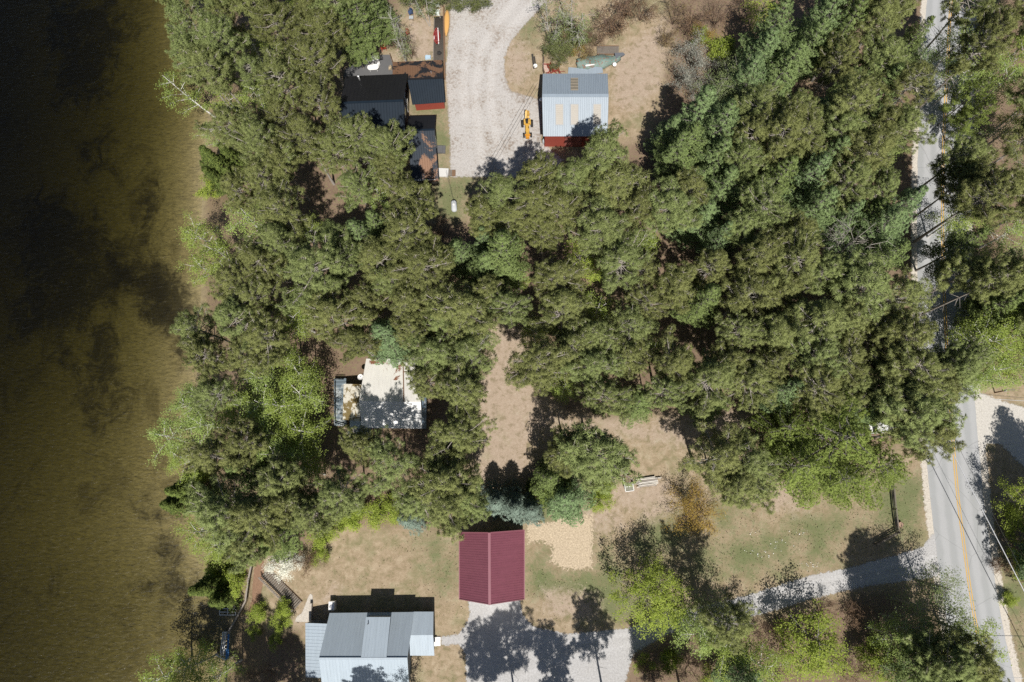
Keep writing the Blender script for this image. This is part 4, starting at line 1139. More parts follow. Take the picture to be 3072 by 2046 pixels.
for a, c_ in (((-.6, -1, .62), (.6, -1, .62)), ((-.6, -1, .62), (-.6, .9, .62)), ((.6, -1, .62), (.6, .2, .62)), ((-.6, -.35, .62), (.6, -.35, .62))): mb.bar(a, c_, .09)
mb.build('frame', M_WPAINT, ut)
mb = MB(); mb.box((0, .75, .5), (1.0, 1.3, .5), 0, .7); mb.build('load', plain('brown_cover', (.22, .15, .12), .9, .1, .25), ut)
for sx in (-1, 1):
    mb = MB(); mb.lathe((sx * .68, .1, .3), [(.1, -.08), (.3, -.08), (.3, .08), (.1, .08)], 14, 'x'); mb.build('wheel', M_DARK, ut)
cr = thing('parked_car', 'white car nosed under the bright green pine plumes by the road', 'car', G(2642, 1282, 0), 0.06)
M_CAR = plain('white_car_paint', (.78, .78, .78), .25, .5, .02)
mb = MB(); mb.hexa([(-2.2, -.88, .35), (2.2, -.85, .35), (2.2, .85, .35), (-2.2, .88, .35)], [(-2.15, -.86, .9), (2.1, -.82, .86), (2.1, .82, .86), (-2.15, .86, .9)])
mb.hexa([(-1.6, -.8, .9), (1.0, -.8, .9), (1.0, .8, .9), (-1.6, .8, .9)], [(-1.2, -.62, 1.42), (.45, -.62, 1.42), (.45, .62, 1.42), (-1.2, .62, 1.42)]); mb.build('body', M_CAR, cr)
mb = MB(); mb.hexa([(1.02, -.72, .92), (1.06, -.72, .93), (1.06, .72, .93), (1.02, .72, .92)], [(.46, -.58, 1.40), (.52, -.58, 1.41), (.52, .58, 1.41), (.46, .58, 1.40)]); mb.build('windscreen', M_GLASS, cr)
mb = MB(); mb.hexa([(-1.64, -.72, .93), (-1.6, -.72, .92), (-1.6, .72, .92), (-1.64, .72, .93)], [(-1.27, -.58, 1.41), (-1.21, -.58, 1.4), (-1.21, .58, 1.4), (-1.27, .58, 1.41)]); mb.build('rear_window', M_GLASS, cr)
for s in (-1, 1):
    mb = MB(); mb.hexa([(-1.4, s * .80, .95), (.85, s * .80, .95), (.85, s * .82, .95), (-1.4, s * .82, .95)], [(-1.15, s * .63, 1.38), (.4, s * .63, 1.38), (.4, s * .66, 1.38), (-1.15, s * .66, 1.38)]); mb.build('side_window', M_GLASS, cr)
    for x in (-1.35, 1.35):
        mb = MB(); mb.lathe((x, s * .80, .33), [(.15, -.1), (.33, -.1), (.33, .1), (.15, .1)], 16, 'y'); mb.build('wheel', M_DARK, cr)
    mb = MB(); mb.box((2.1, s * .6, .66), (.08, .35, .14)); mb.build('headlight', M_SILVER, cr)
sg = thing('sign_post', 'dark timber T-shaped post in the leaf litter by the side lane', 'post', G(2984, 1178, 0))
mb = MB(); mb.bar((0, 0, 0), (0, 0, 2.9), .16); mb.build('upright', M_BROWNWOOD, sg)
mb = MB(); mb.bar((-.85, 0, 2.95), (.85, 0, 2.95), .16, .12); mb.build('crossarm', M_OLDWOOD, sg)
mb = MB(); mb.box((0, -.02, 2.3), (.12, .2, .5)); mb.build('plate', plain('pale_blue_plate', (.45, .6, .65)), sg)
def wire(label, pts, r=.03, m=None, sag=.0, name='overhead_wire', group='overhead wires by the road'):
    w = [G(*p) for p in pts]; out = []
    for i in range(len(w) - 1):
        for k in range(12):
            f = k / 12; q = lerp(w[i], w[i + 1], f); q[2] -= sag * 4 * f * (1 - f); out.append(q)
    out.append(w[-1]); mb = MB(); mb.tube(out, r, 5); c_ = out[0]
    return tag(mb.build(name, m or M_CABLE, None, True, loc=tuple(c_)), label, 'wire', group)
M_CABLE = plain('grey_cable', (.55, .56, .58), .4, .4, .05, metal=.3)
M_THIN = plain('dark_cable', (.05, .05, .05))
wire('thick pale cable crossing the road on a long slant', [(2560, 780, 8), (3046, 1722, 8), (3420, 2450, 8)], .055)
wire('thin dark cable beside the thick pale one', [(2600, 800, 8), (3120, 1820, 8), (3420, 2400, 8)], .02, M_THIN)
wire('thin cable across the side lane mouth', [(2560, 1158, 6.5), (2960, 1183, 6.3), (3300, 1216, 6.5)], .022, M_THIN)
wire('pale cable over the side lane verge', [(2980, 1197, 5.5), (3300, 1216, 5.5)], .03)
wire('pale cable crossing the road low in the photo', [(2760, 2026, 6), (3300, 2040, 6)], .03)
wire('upper service wire over the gravel yard', [(1612, 250, 5.5), (1445, 540, 5.2)], .022, M_THIN, .25, group='service wires over the gravel yard')
wire('lower service wire over the gravel yard', [(1620, 255, 5.3), (1453, 545, 5.0)], .022, M_THIN, .25, group='service wires over the gravel yard')
wire('thin wire sagging to the propane tank', [(1338, 515, 2.2), (1363, 612, 1.2)], .02, M_THIN, .1, group='wire to the propane tank')

# ---- bank: path, steps, railings, docks
sheet('lakeside_path', [(766, 1680), (792, 1680), (790, 1740), (773, 1800), (760, 1812), (742, 1856), (716, 1856), (742, 1802), (748, 1760)], M_PAVER, .03, .25, .3)
sheet('concrete_apron', [(905, 1840), (930, 1780), (938, 1785), (936, 1866), (884, 1866), (890, 1850)], M_CONC, .02, .5, .3)
sr = thing('timber_stairs', 'long flight of weathered timber steps down the bank to the path', 'stairs', on_ground(850, 1768))
p, q = on_ground(797, 1714), on_ground(898, 1815); p[2] += .05; q[2] += .12
d = (q - p)[:2]; d /= np.linalg.norm(d); s_ = np.array([d[1], -d[0], 0])
for i in range(22):
    f = (i + .5) / 22; c_ = lerp(p, q, f); mb = MB(); mb.bar(c_ - s_ * .62 + [0, 0, .08], c_ + s_ * .85 + [0, 0, .08], .20, .07); part(mb, 'step', M_OLDWOOD, sr)
for k in (-.62, .85):
    mb = MB(); mb.bar(p + s_ * k - [0, 0, .05], q + s_ * k - [0, 0, .05], .08, .2); part(mb, 'stringer', M_BROWNWOOD, sr)
mb = MB()
for z in (.95, .5): mb.bar(p + s_ * .95 + [0, 0, z], q + s_ * .95 + [0, 0, z], .10, .06)
for i in range(24):
    c_ = lerp(p, q, i / 23) + s_ * .95; mb.bar(c_, c_ + [0, 0, .95], .045)
part(mb, 'railing', M_BOARD, sr)
pr = thing('path_railing', 'pale timber railing with dark balusters along the lake side of the path', 'railing', on_ground(735, 1780))
pts = [on_ground(*k) for k in ((764, 1682), (752, 1740), (744, 1800), (718, 1850), (693, 1893))]
mb = MB()
for i in range(4): mb.bar(pts[i] + [0, 0, .95], pts[i + 1] + [0, 0, .95], .22, .07)
part(mb, 'top_rail', M_BOARD, pr)
mb = MB()
for i in range(4):
    L = np.linalg.norm(pts[i + 1] - pts[i]); k = int(L / .22)
    for j in range(k):
        c_ = lerp(pts[i], pts[i + 1], j / k); mb.bar(c_, c_ + [0, 0, .92], .06)
part(mb, 'balusters', M_OLDWOOD, pr)
M_ALU = plain('white_dock_pipe', (.70, .70, .70), .4, .5, .05)
bl = thing('boat_hoist', 'white pipe boat hoist frame standing at the water edge below the path', 'boat lift', (0, 0, 0)); q0 = G(682, 1831, -2.2); bl.location = tuple(q0)
mb = MB()
for y in (1818, 1826, 1836, 1845): mb.bar(G(659, y, -2.2), G(707, y, -2.2), .08)
for x in (659, 683, 707): mb.bar(G(x, 1818, -2.2), G(x, 1845, -2.2), .08)
part(mb, 'frame', M_ALU, bl)
for x in (659, 707):
    for y in (1818, 1845):
        mb = MB(); c_ = G(x, y, -2.2); mb.bar((c_[0], c_[1], gz(c_[0], c_[1])), c_, .08); part(mb, 'leg', M_ALU, bl)
dl = thing('dock_section', 'stacked dock frame of pale rails and a blue panel in deep shade', 'dock', tuple(G(670, 1940, -2.6)))
mb = MB()
for x in (666, 671, 676): mb.bar(G(x + 3, 1895, -2.5), G(x - 6, 1968, -2.5), .09)
for f in range(8): mb.bar(G(668 - f, 1896 + f * 10, -2.6), G(684 - f, 1896 + f * 10, -2.6), .07)
mb.bar(G(646, 1964, -2.4), G(678, 1980, -2.4), .14)
part(mb, 'frame', M_ALU, dl)
mb = MB(); mb.bar(G(686, 1902, -2.45), G(684, 1948, -2.45), .25, .1); mb.bar(G(683, 1948, -2.4), G(681, 1978, -2.4), .45, .12); part(mb, 'panel', plain('bright_blue_panel', (.04, .16, .38), .5, .4, .1), dl)
mb = MB()
for x in (668, 684):
    for y in (1900, 1975): c_ = G(x, y, -2.6); mb.bar((c_[0], c_[1], gz(c_[0], c_[1])), c_, .1)
part(mb, 'leg', M_ALU, dl)
ld = thing('dock_ladder', 'rusty dock ladder lying between bright bushes and the hoist', 'ladder', tuple(on_ground(697, 1803)))
mb = MB(); a = on_ground(688, 1799) + [0, 0, .2]; c_ = on_ground(706, 1817) + [0, 0, .2]
for k in (-.4, .4): mb.bar(a + [k, 0, 0], c_ + [k, -.0, 0], .06)
for i in range(5): w_ = lerp(a, c_, i / 4); mb.bar(w_ - [.4, 0, 0], w_ + [.4, 0, 0], .05)
part(mb, 'rungs', M_BROWNWOOD, ld)

# ---- scattered small white flowers in the turf
rr = random.Random(31); mb = MB()
for cx, cy, n_ in ((2405, 1598, 14), (2330, 1640, 8), (2300, 1665, 10), (2430, 1692, 16), (2445, 1705, 6), (2345, 1625, 6), (2270, 1655, 8), (2250, 1595, 8)):
    for i in range(n_):
        q = G(cx + rr.gauss(0, 16), cy + rr.gauss(0, 6), 0); mb.lathe((q[0], q[1], .05), [(.01, 0), (rr.uniform(.025, .075), .05), (.01, .08)], 5)
tag(mb.build('white_flowers', plain('petals', (.75, .74, .68))), 'tiny white flowers scattered over the turf by the drive', 'flowers', kind='stuff')

# ---- rough grass standing on the lawns and verges: too many blades to count
LAWN = [[(960, 1610), (1370, 1590), (1376, 1800), (1400, 1850), (1370, 1900), (1310, 1905), (1300, 1830), (1240, 1820), (1000, 1790), (940, 1780), (900, 1700)],
        [(1580, 1700), (1790, 1710), (1800, 1500), (2040, 1540), (2300, 1440), (2560, 1430), (2780, 1330), (2800, 1600), (2560, 1695), (2230, 1780), (2030, 1825), (1880, 1875), (1700, 1890), (1580, 1850)],
        [(2990, 1760), (3060, 1750), (3110, 2060), (3060, 2060)], [(1350, 540), (1430, 540), (1430, 640), (1320, 670), (1290, 560)], [(1520, 150), (1610, 60), (1625, 290), (1540, 270)], [(1000, 1830), (1380, 1935), (1395, 2046), (1290, 2046), (1240, 1990)], [(740, 1830), (900, 1720), (900, 2000), (720, 2000)], [(1180, 1320), (1280, 1330), (1270, 1400), (1190, 1410)]]
rg = np.random.default_rng(17)
pts = []
for pl_ in LAWN:
    w_ = poly_w(pl_); lo, hi = w_.min(0), w_.max(0)
    q = rg.uniform(lo, hi, (int((hi - lo).prod() * 26), 2)); pts.append(q[sd_poly(q, w_) < 0])
pts = np.concatenate(pts)
gm = np.zeros(len(pts))
for pl_ in GRASS: gm = np.maximum(gm, np.clip(.5 - sd_poly(pts, poly_w(pl_)) / 8, 0, 1))
cl = np.sin(pts[:, 0] * .9 + 2 * np.sin(pts[:, 1] * .5)) * np.sin(pts[:, 1] * 1.1 + 1.5 * np.sin(pts[:, 0] * .4)) * .5 + .5
keep = rg.random(len(pts)) < (.07 + .5 * gm) * (.35 + cl)
pts = pts[keep]; gm = gm[keep]
def blades(name, pts, m, hgt):
    zz = ground_z(pts[:, 0], pts[:, 1])
    N = len(pts); b0 = np.column_stack([pts, zz]); a = rg.uniform(0, 6.283, N)
    d = np.stack([np.cos(a), np.sin(a), np.zeros(N)], 1); h = hgt * rg.uniform(.5, 1.4, (N, 1)); wdt = rg.uniform(.02, .05, (N, 1))
    t = rg.normal(size=(N, 3)) * .09; t[:, 2] = 0
    Q = np.stack([b0 - d * wdt, b0 + d * wdt, b0 + d * wdt * .5 + t + h * [0, 0, 1], b0 - d * wdt * .5 + t + h * [0, 0, 1]], 1)
    me = bpy.data.meshes.new(name); me.vertices.add(N * 4); me.vertices.foreach_set('co', Q.reshape(-1).astype(np.float32))
    me.loops.add(N * 4); me.loops.foreach_set('vertex_index', np.arange(N * 4, dtype=np.int32)); me.polygons.add(N)
    me.polygons.foreach_set('loop_start', np.arange(0, N * 4, 4, dtype=np.int32)); me.polygons.foreach_set('loop_total', np.full(N, 4, np.int32)); me.update(calc_edges=True)
    me.polygons.foreach_set('use_smooth', np.ones(N, bool)); me.normals_split_custom_set_from_vertices(np.tile([[0., 0., 1.]], (N * 4, 1)))
    me.materials.append(m); o = bpy.data.objects.new(name, me); C.objects.link(o); return o
def blade_mat(name, c0, c1):
    m, n, l, b = mat(name, .9, .05); g = n.new('ShaderNodeNewGeometry'); l.new(mixc(n, l, g.outputs['Random Per Island'], c0, c1), b.inputs['Base Color']); return m
isg = rg.random(len(pts)) < .15 + .75 * gm
tag(blades('green_grass', pts[isg], blade_mat('green_blades', (.09, .12, .042), (.21, .23, .095)), .03), 'short green grass in patches over the lawns', 'grass', kind='stuff')
tag(blades('dry_grass', pts[~isg], blade_mat('dry_blades', (.20, .16, .095), (.44, .36, .25)), .025), 'dry tan grass and stubble over the lawns', 'grass', kind='stuff')
print('grass', len(pts))
# ================================================================ TREES
def leaf_mat(name, c0, c1, c2=None, trans=0.3, tvar=0.35):
    """foliage: tone varies leaf by leaf and tree by tree"""
    m, n, l, b = mat(name, .75, .12)
    out = n['Material Output']
    g = n.new('ShaderNodeNewGeometry'); oi = n.new('ShaderNodeObjectInfo')
    col = mixc(n, l, g.outputs['Random Per Island'], c0, c1)
    if c2: col = mixc(n, l, ramp(n, l, oi.outputs['Random'], .25, 1.0), col, mixc(n, l, g.outputs['Random Per Island'], tuple(x * .75 for x in c2), tuple(x * 1.2 for x in c2)))
    br = mth(n, l, 'ADD', mth(n, l, 'MULTIPLY', oi.outputs['Random'], tvar), 1 - tvar / 2)
    h = n.new('ShaderNodeHueSaturation'); l.new(col, h.inputs['Color']); l.new(br, h.inputs['Value'])
    l.new(h.outputs[0], b.inputs['Base Color'])
    t = n.new('ShaderNodeBsdfTranslucent'); l.new(h.outputs[0], t.inputs['Color'])
    mx = n.new('ShaderNodeMixShader'); mx.inputs[0].default_value = trans
    l.new(b.outputs[0], mx.inputs[1]); l.new(t.outputs[0], mx.inputs[2]); l.new(mx.outputs[0], out.inputs['Surface'])
    return m
L_RED = leaf_mat('red_pine_needles', (.175, .196, .068), (.335, .355, .13), (.222, .268, .10), .32, .38)
L_WHITE = leaf_mat('white_pine_needles', (.18, .24, .075), (.31, .39, .14), (.22, .31, .15), .32, .3)
L_BRIGHT = leaf_mat('bright_pine_needles', (.17, .23, .05), (.31, .38, .10), None, .3, .2)
L_BLUE = leaf_mat('blue_spruce_needles', (.14, .19, .15), (.26, .33, .27), None, .2, .2)
L_BIRCH = leaf_mat('birch_leaves', (.21, .28, .05), (.38, .46, .12), (.28, .36, .11), .42, .25)
L_YELL = leaf_mat('yellow_green_leaves', (.20, .27, .035), (.40, .47, .10), None, .4, .2)
L_OLIVE = leaf_mat('young_olive_leaves', (.17, .22, .08), (.31, .37, .16), (.22, .30, .13), .38, .25)
L_DARK = leaf_mat('cedar_foliage', (.055, .085, .025), (.20, .25, .06), None, .2, .2)
L_OLIVEBUSH = leaf_mat('dull_olive_leaves', (.10, .12, .04), (.20, .22, .08), (.13, .15, .06), .3, .25)
L_ORANGE = leaf_mat('orange_buds', (.25, .165, .035), (.40, .29, .075), None, .3, .2)
L_BROWN = leaf_mat('brown_twig_buds', (.13, .085, .055), (.24, .16, .095), (.17, .13, .06), .15, .3)
L_BLOSSOM = leaf_mat('white_blossom', (.60, .60, .50), (.85, .85, .76), None, .3, .1)
L_SILVER = leaf_mat('silvery_catkins', (.16, .17, .13), (.38, .38, .33), None, .25, .2)
L_DEAD = leaf_mat('dead_brown_needles', (.20, .11, .06), (.34, .20, .11), None, .2, .2)
B_PINE = plain('pine_bark', (.37, .335, .30), .95, .1, .35, 5.0)
B_PALE = plain('pale_grey_twigs', (.30, .28, .25), .9, .1, .3, 5.0)
B_BIRCH = plain('white_birch_bark', (.62, .60, .57), .8, .15, .2, 4.0, dirt=(.10, .09, .08), dirt_amt=.32, dirt_scale=3.0)
B_GREY = plain('grey_bark', (.24, .22, .20), .95, .1, .3, 5.0)
B_BROWN = plain('brown_twigs', (.16, .11, .085), .95, .1, .3, 5.0)

def quads_mesh(name, QN, m):
    """loose faces (N,4,3) with shading normals (N,3)"""
    Q, NN = QN
    g = np.cross(Q[:, 1] - Q[:, 0], Q[:, 3] - Q[:, 0])
    fl = (g * NN).sum(1) < 0
    Q = Q.copy(); Q[fl] = Q[fl][:, [0, 3, 2, 1]]
    me = bpy.data.meshes.new(name)
    N = len(Q)
    me.vertices.add(N * 4); me.vertices.foreach_set('co', Q.reshape(-1).astype(np.float32))
    me.loops.add(N * 4); me.loops.foreach_set('vertex_index', np.arange(N * 4, dtype=np.int32))
    me.polygons.add(N)
    me.polygons.foreach_set('loop_start', np.arange(0, N * 4, 4, dtype=np.int32)); me.polygons.foreach_set('loop_total', np.full(N, 4, np.int32))
    me.update(calc_edges=True); me.materials.append(m)
    me.polygons.foreach_set('use_smooth', np.ones(N, bool))
    me.normals_split_custom_set_from_vertices(np.repeat(NN, 4, axis=0))
    return me
def unit(a): return a / np.maximum(np.linalg.norm(a, axis=-1, keepdims=True), 1e-9)
def tufts(rng, Cn, Ax, K, L, wd, spread=0.45, flat=1.0):
    """needle tufts: K blades about each centre, leaning along the axis"""
    N = len(Cn)
    d = rng.normal(size=(N, K, 3)); d[..., 2] *= flat; d = unit(d)
    d = unit(d + Ax[:, None, :] * spread)
    ln = L * rng.uniform(.65, 1.1, (N, K, 1)) * rng.uniform(.75, 1.2, (N, 1, 1))
    p = unit(np.cross(d, rng.normal(size=(N, K, 3)))) * wd
    c = Cn[:, None, :] + d * .02
    nn = unit(d * .75 + unit(Ax)[:, None, :] * .35 + np.array([0, 0, .45]) + rng.normal(size=d.shape) * .12).reshape(-1, 3)
    return np.stack([c, c + d * ln * .55 + p, c + d * ln, c + d * ln * .55 - p], 2).reshape(-1, 4, 3), nn
def leaves(rng, Cn, n_each, sig, size, up=.5):
    N = len(Cn)
    c = (Cn[:, None, :] + rng.normal(size=(N, n_each, 3)) * sig * np.array([1, 1, .75])).reshape(-1, 3)
    nm = unit(rng.normal(size=c.shape) + [0, 0, up])
    a = unit(np.cross(nm, rng.normal(size=c.shape))); b_ = np.cross(nm, a)
    s = size * rng.uniform(.6, 1.25, (len(c), 1))
    ctr = Cn.mean(0) - [0, 0, .5]
    nn = unit(unit(c - ctr) * .45 + nm * np.sign((nm @ np.array([0, 0, 1.]))[:, None] + 1e-6) * .55 + np.array([0, 0, .55]))
    return np.stack([c - a * s * .6, c + b_ * s * .38, c + a * s * .6, c - b_ * s * .38], 1), nn
def trunk_tube(mb, H, r, lean, rng, top=1.0, sides=7):
    pts, rad = [], []
    w = rng.normal(size=2) * .12
    for i in range(9):
        f = i / 8 * top
        pts.append((lean[0] * f * H + w[0] * math.sin(f * 4), lean[1] * f * H + w[1] * math.sin(f * 5), f * H))
        rad.append(r * (1.25 if i == 0 else 1 - .82 * f))
    mb.tube(pts, rad, sides)
    return lambda z: np.array([np.interp(z, [p[2] for p in pts], [p[0] for p in pts]), np.interp(z, [p[2] for p in pts], [p[1] for p in pts]), z])

def make_red_pine(seed, H=19., R=3.9, base=.50, thin=1.0, K=42):
    rng = np.random.default_rng(seed)
    wood = MB(); lean = rng.normal(size=2) * .012
    at = trunk_tube(wood, H, .21, lean, rng)
    Cn, Ax = [], []
    nw = 13
    lob = rng.uniform(0, 6.28, 2)
    for i in range(nw):
        t = i / (nw - 1)
        z = H * (base + (1 - base) * t * .985)
        prof = R * ((1 - t ** 2.3) * .92 + .10) * min(1.0, .62 + 1.2 * t)
        nb = int(rng.integers(4, 7))
        a0 = rng.uniform(0, 6.28)
        for k in range(nb):
            if rng.random() > thin + .25 * t: continue
            a = a0 + 6.283 * k / nb + rng.normal() * .28
            ln = prof * rng.uniform(.58, 1.22) * (1 + .20 * math.sin(2 * a + lob[0]) + .13 * math.sin(3 * a + lob[1]))
            rise = (.10 + .50 * t ** 1.3) + rng.normal() * .12
            p0 = at(z); dirn = np.array([math.cos(a), math.sin(a), 0])
            p1 = p0 + dirn * ln * .5 + [0, 0, ln * .5 * rise * .6]
            side = np.array([-dirn[1], dirn[0], 0]); bend = rng.normal() * .12
            p2 = p0 + dirn * ln + side * ln * bend + [0, 0, ln * (rise + .18)]
            wood.tube([p0, p1, p2], [.075 * (1.15 - t * .6), .055, .025], 4, False)
            m = max(3, int(ln / .42))
            for j in range(m + 1):
                f = .44 + .56 * j / m
                q = p0 * (1 - f) ** 2 + 2 * f * (1 - f) * p1 + f * f * p2 if False else (lerp(p0, p1, f * 2) if f < .5 else lerp(p1, p2, f * 2 - 1))
                if f > .97:
                    Cn.append(q); Ax.append(dirn * .6 + [0, 0, .8]); continue
                for sgn in (-1, 1):
                    if rng.random() < .36: continue
                    tl = (.35 + .45 * (1 - f) * ln * .35 + .25) * rng.uniform(.6, 1.25)
                    dd = unit(side * sgn * rng.uniform(.6, 1.1) + dirn * rng.uniform(.35, .9) + [0, 0, rng.uniform(-.05, .55)])
                    e = q + dd * tl
                    if rng.random() < .6: wood.tube([q, e], [.022, .014], 3, False)
                    Cn.append(e); Ax.append(unit(dd + np.array([0, 0, .9])))
                    if tl > .75:
                        Cn.append(q + dd * tl * .55 + rng.normal(size=3) * .12); Ax.append(np.array([0, 0, 1.0]))
    # dead lower stubs
    for i in range(14):
        z = H * rng.uniform(.30, base + .12); a = rng.uniform(0, 6.28); ln = rng.uniform(.6, 2.4)
        p = at(z); e = p + np.array([math.cos(a) * ln, math.sin(a) * ln, rng.uniform(-.2, .5)])
        wood.tube([p, e], [.03, .012], 3, False)
    Cn, Ax = np.array(Cn), np.array(Ax)
    return wood, tufts(rng, Cn, Ax, K, .47, .025, .5)

def make_white_pine(seed, H=19., R=4.3, base=.25, K=18, wd=.034, droop=0.0, pointy=.9, nw=15, plume=.30):
    rng = np.random.default_rng(seed)
    wood = MB(); at = trunk_tube(wood, H, .23, rng.normal(size=2) * .01, rng)
    Cn, Ax = [], []
    for i in range(nw):
        t = i / (nw - 1)
        z = H * (base + (1 - base) * t * .98)
        prof = R * ((1 - t) ** pointy * .95 + .07)
        nb = int(rng.integers(4, 6)); a0 = rng.uniform(0, 6.28)
        for k in range(nb):
            a = a0 + 6.283 * k / nb + rng.normal() * .2
            ln = prof * rng.uniform(.55, 1.15)
            dirn = np.array([math.cos(a), math.sin(a), 0]); side = np.array([-dirn[1], dirn[0], 0])
            rise = .12 + .5 * t - droop
            p0 = at(z); p1 = p0 + dirn * ln * .5 + [0, 0, ln * .5 * rise * .5]; p2 = p0 + dirn * ln + side * rng.normal() * .1 * ln + [0, 0, ln * rise]
            wood.tube([p0, p1, p2], [.05 * (1.15 - t * .6), .03, .012], 4, False)
            m = max(4, int(ln / .30))
            for j in range(m + 1):
                f = .22 + .78 * j / m
                q = lerp(p0, p1, f * 2) if f < .5 else lerp(p1, p2, f * 2 - 1)
                wid = ln * plume * math.sin(min(1, f * 1.02) * 2.75) + .12
                for sgn in (-1, 1):
                    ns = max(1, int(wid / .32))
                    for s_ in range(ns):
                        o = wid * (s_ + rng.uniform(.4, 1.0)) / ns
                        e = q + side * sgn * o + dirn * o * .75 + [0, 0, rng.normal() * .08 + .10]
                        Cn.append(e); Ax.append(unit(dirn * .9 + side * sgn * .5 + np.array([0, 0, .5])))
                    if rng.random() < .15: wood.tube([q, q + side * sgn * wid + dirn * wid * .75], [.012, .008], 3, False)
    Cn, Ax = np.array(Cn), np.array(Ax)
    return wood, tufts(rng, Cn, Ax, K, .34, wd, .95, .6)

def make_broadleaf(seed, H=12., R=3.3, base=.28, tips=110, n_each=42, sig=.36, size=.17, stems=1, fork=.55, openess=.0, r0=.16, up=.5, flat=1.0, twigs=True):
    rng = np.random.default_rng(seed)
    wood = MB(); Cn = []
    for s in range(stems):
        off = rng.normal(size=2) * (.25 if stems > 1 else 0)
        lean = rng.normal(size=2) * (.10 if stems > 1 else .02)
        hs = H * rng.uniform(.85, 1.0)
        at0 = trunk_tube(wood, hs, r0 / math.sqrt(stems), lean, rng, .97)
        at = lambda z: at0(z)
        nl = max(5, int(tips / 7 / stems))
        for i in range(nl):
            t = (i + rng.random()) / nl
            z = hs * (base + (.97 - base) * t)
            env = R * math.sqrt(max(.03, 1 - ((t - .42) / .60) ** 2)) * rng.uniform(.72, 1.12)
            a = i * 2.4 + rng.normal() * .3
            dirn = np.array([math.cos(a), math.sin(a), 0]); rise = rng.uniform(.35, .9)
            p0 = at(z * .90); ln = env
            p1 = p0 + dirn * ln * .55 + [0, 0, ln * .55 * rise]; p2 = p0 + dirn * ln + [0, 0, ln * rise * .85]
            wood.tube([p0, p1, p2], [.05 * r0 / .16, .03, .010], 4, False)
            for j in range(7):
                f = rng.uniform(.35, 1.0); q = lerp(p0, p1, f * 2) if f < .5 else lerp(p1, p2, f * 2 - 1)
                e = q + unit(rng.normal(size=3) * [1, 1, .7] + dirn * .4 + [0, 0, .25]) * rng.uniform(.3, 1.0) * (.25 + ln * .24)
                if twigs: wood.tube([q, e], [.014, .007], 3, False)
                Cn.append(e)
    Cn = np.array(Cn)
    if openess: Cn = Cn[rng.random(len(Cn)) > openess]
    return wood, leaves(rng, Cn, n_each, sig, size, up)

def make_bare(seed, H=5., R=2.4, n=70, stems=4, r0=.05, droop=0.):
    """a leafless, many-twigged crown"""
    rng = np.random.default_rng(seed); wood = MB(); Cn = []
    for s in range(stems):
        a = 6.28 * s / stems + rng.normal() * .4
        tip = np.array([math.cos(a) * R * .5, math.sin(a) * R * .5, H * rng.uniform(.75, 1)])
        p0 = np.array([math.cos(a) * .1, math.sin(a) * .1, 0]); p1 = lerp(p0, tip, .5) + rng.normal(size=3) * .15
        wood.tube([p0, p1, tip], [r0, r0 * .7, r0 * .25], 5, False)
        for i in range(n // stems):
            f = rng.uniform(.3, 1); q = lerp(p0, p1, f * 2) if f < .5 else lerp(p1, tip, f * 2 - 1)
            d = unit(rng.normal(size=3) + np.array([math.cos(a), math.sin(a), .7 - droop])); L = rng.uniform(.3, .6) * R
            e = q + d * L; wood.tube([q, e], [r0 * .35, r0 * .15], 3, False)
            for j in range(4):
                q2 = lerp(q, e, rng.uniform(.3, 1)); e2 = q2 + unit(d + rng.normal(size=3) * .8) * L * rng.uniform(.3, .6)
                wood.tube([q2, e2], [r0 * .18, r0 * .10], 3, False); Cn.append(e2)
    return wood, np.array(Cn), rng

PROTO = {}
def proto(kind, wood, wood_m, Q, leaf_m, H, R, zc):
    """store the two meshes every copy of this kind shares"""
    i = len(PROTO.setdefault(kind, []))
    o = wood.build('trunk', wood_m); wm = o.data; bpy.data.objects.remove(o)
    cm = quads_mesh('crown', Q, leaf_m) if Q is not None else None
    PROTO[kind].append((wm, cm, H, R, zc))
for s in range(8):
    R = [3.7, 4.2, 3.4, 4.5, 3.9, 3.2, 4.1, 3.6][s]; H = [19, 20, 18, 21, 19.5, 17.5, 20, 18.5][s]
    w, q = make_red_pine(100 + s, H, R, [.60, .56, .64, .60, .54, .62, .58, .52][s], [1, 1, .9, 1, .95, 1, 1, .9][s]); proto('red_pine', w, B_PINE, q, L_RED, H, R, H * .80)
for s in range(2):
    w, q = make_red_pine(150 + s, 17, 3.8, .5, .62, 34); proto('thin_pine', w, B_PALE, q, L_RED, 17, 3.8, 13.5)
for s in range(4):
    R = [4.6, 4.0, 4.9, 3.6][s]; w, q = make_white_pine(200 + s, [19, 17, 20, 15][s], R, [.3, .25, .32, .2][s]); proto('white_pine', w, B_GREY, q, L_WHITE, [19, 17, 20, 15][s], R, [13, 11.5, 13.5, 9.5][s])
for s in range(2):
    w, q = make_white_pine(230 + s, 17, 6.4, .25, 16, .034, .05, .62, 10, .20); proto('bright_pine', w, B_GREY, q, L_BRIGHT, 17, 6.4, 10.5)
for s in range(2):
    w, q = make_white_pine(240 + s, 7.5, 2.0, .05, 14, .03, .05); proto('blue_spruce', w, B_GREY, q, L_BLUE, 7.5, 2.0, 3.8)
for s in range(2):
    w, q = make_white_pine(250 + s, 8, 1.9, .04, 16, .04, .1, 1.1); proto('cedar', w, B_BROWN, q, L_DARK, 8, 1.9, 4.2)
for s in range(4):
    w, q = make_broadleaf(300 + s, [13, 12, 14, 11][s], [3.1, 2.8, 3.4, 2.9][s], .30, [110, 95, 125, 95][s], 44, .36, .165); proto('birch', w, B_BIRCH, q, L_BIRCH, [13, 12, 14, 11][s], [3.1, 2.8, 3.4, 2.9][s], [9, 8.3, 9.6, 7.6][s])
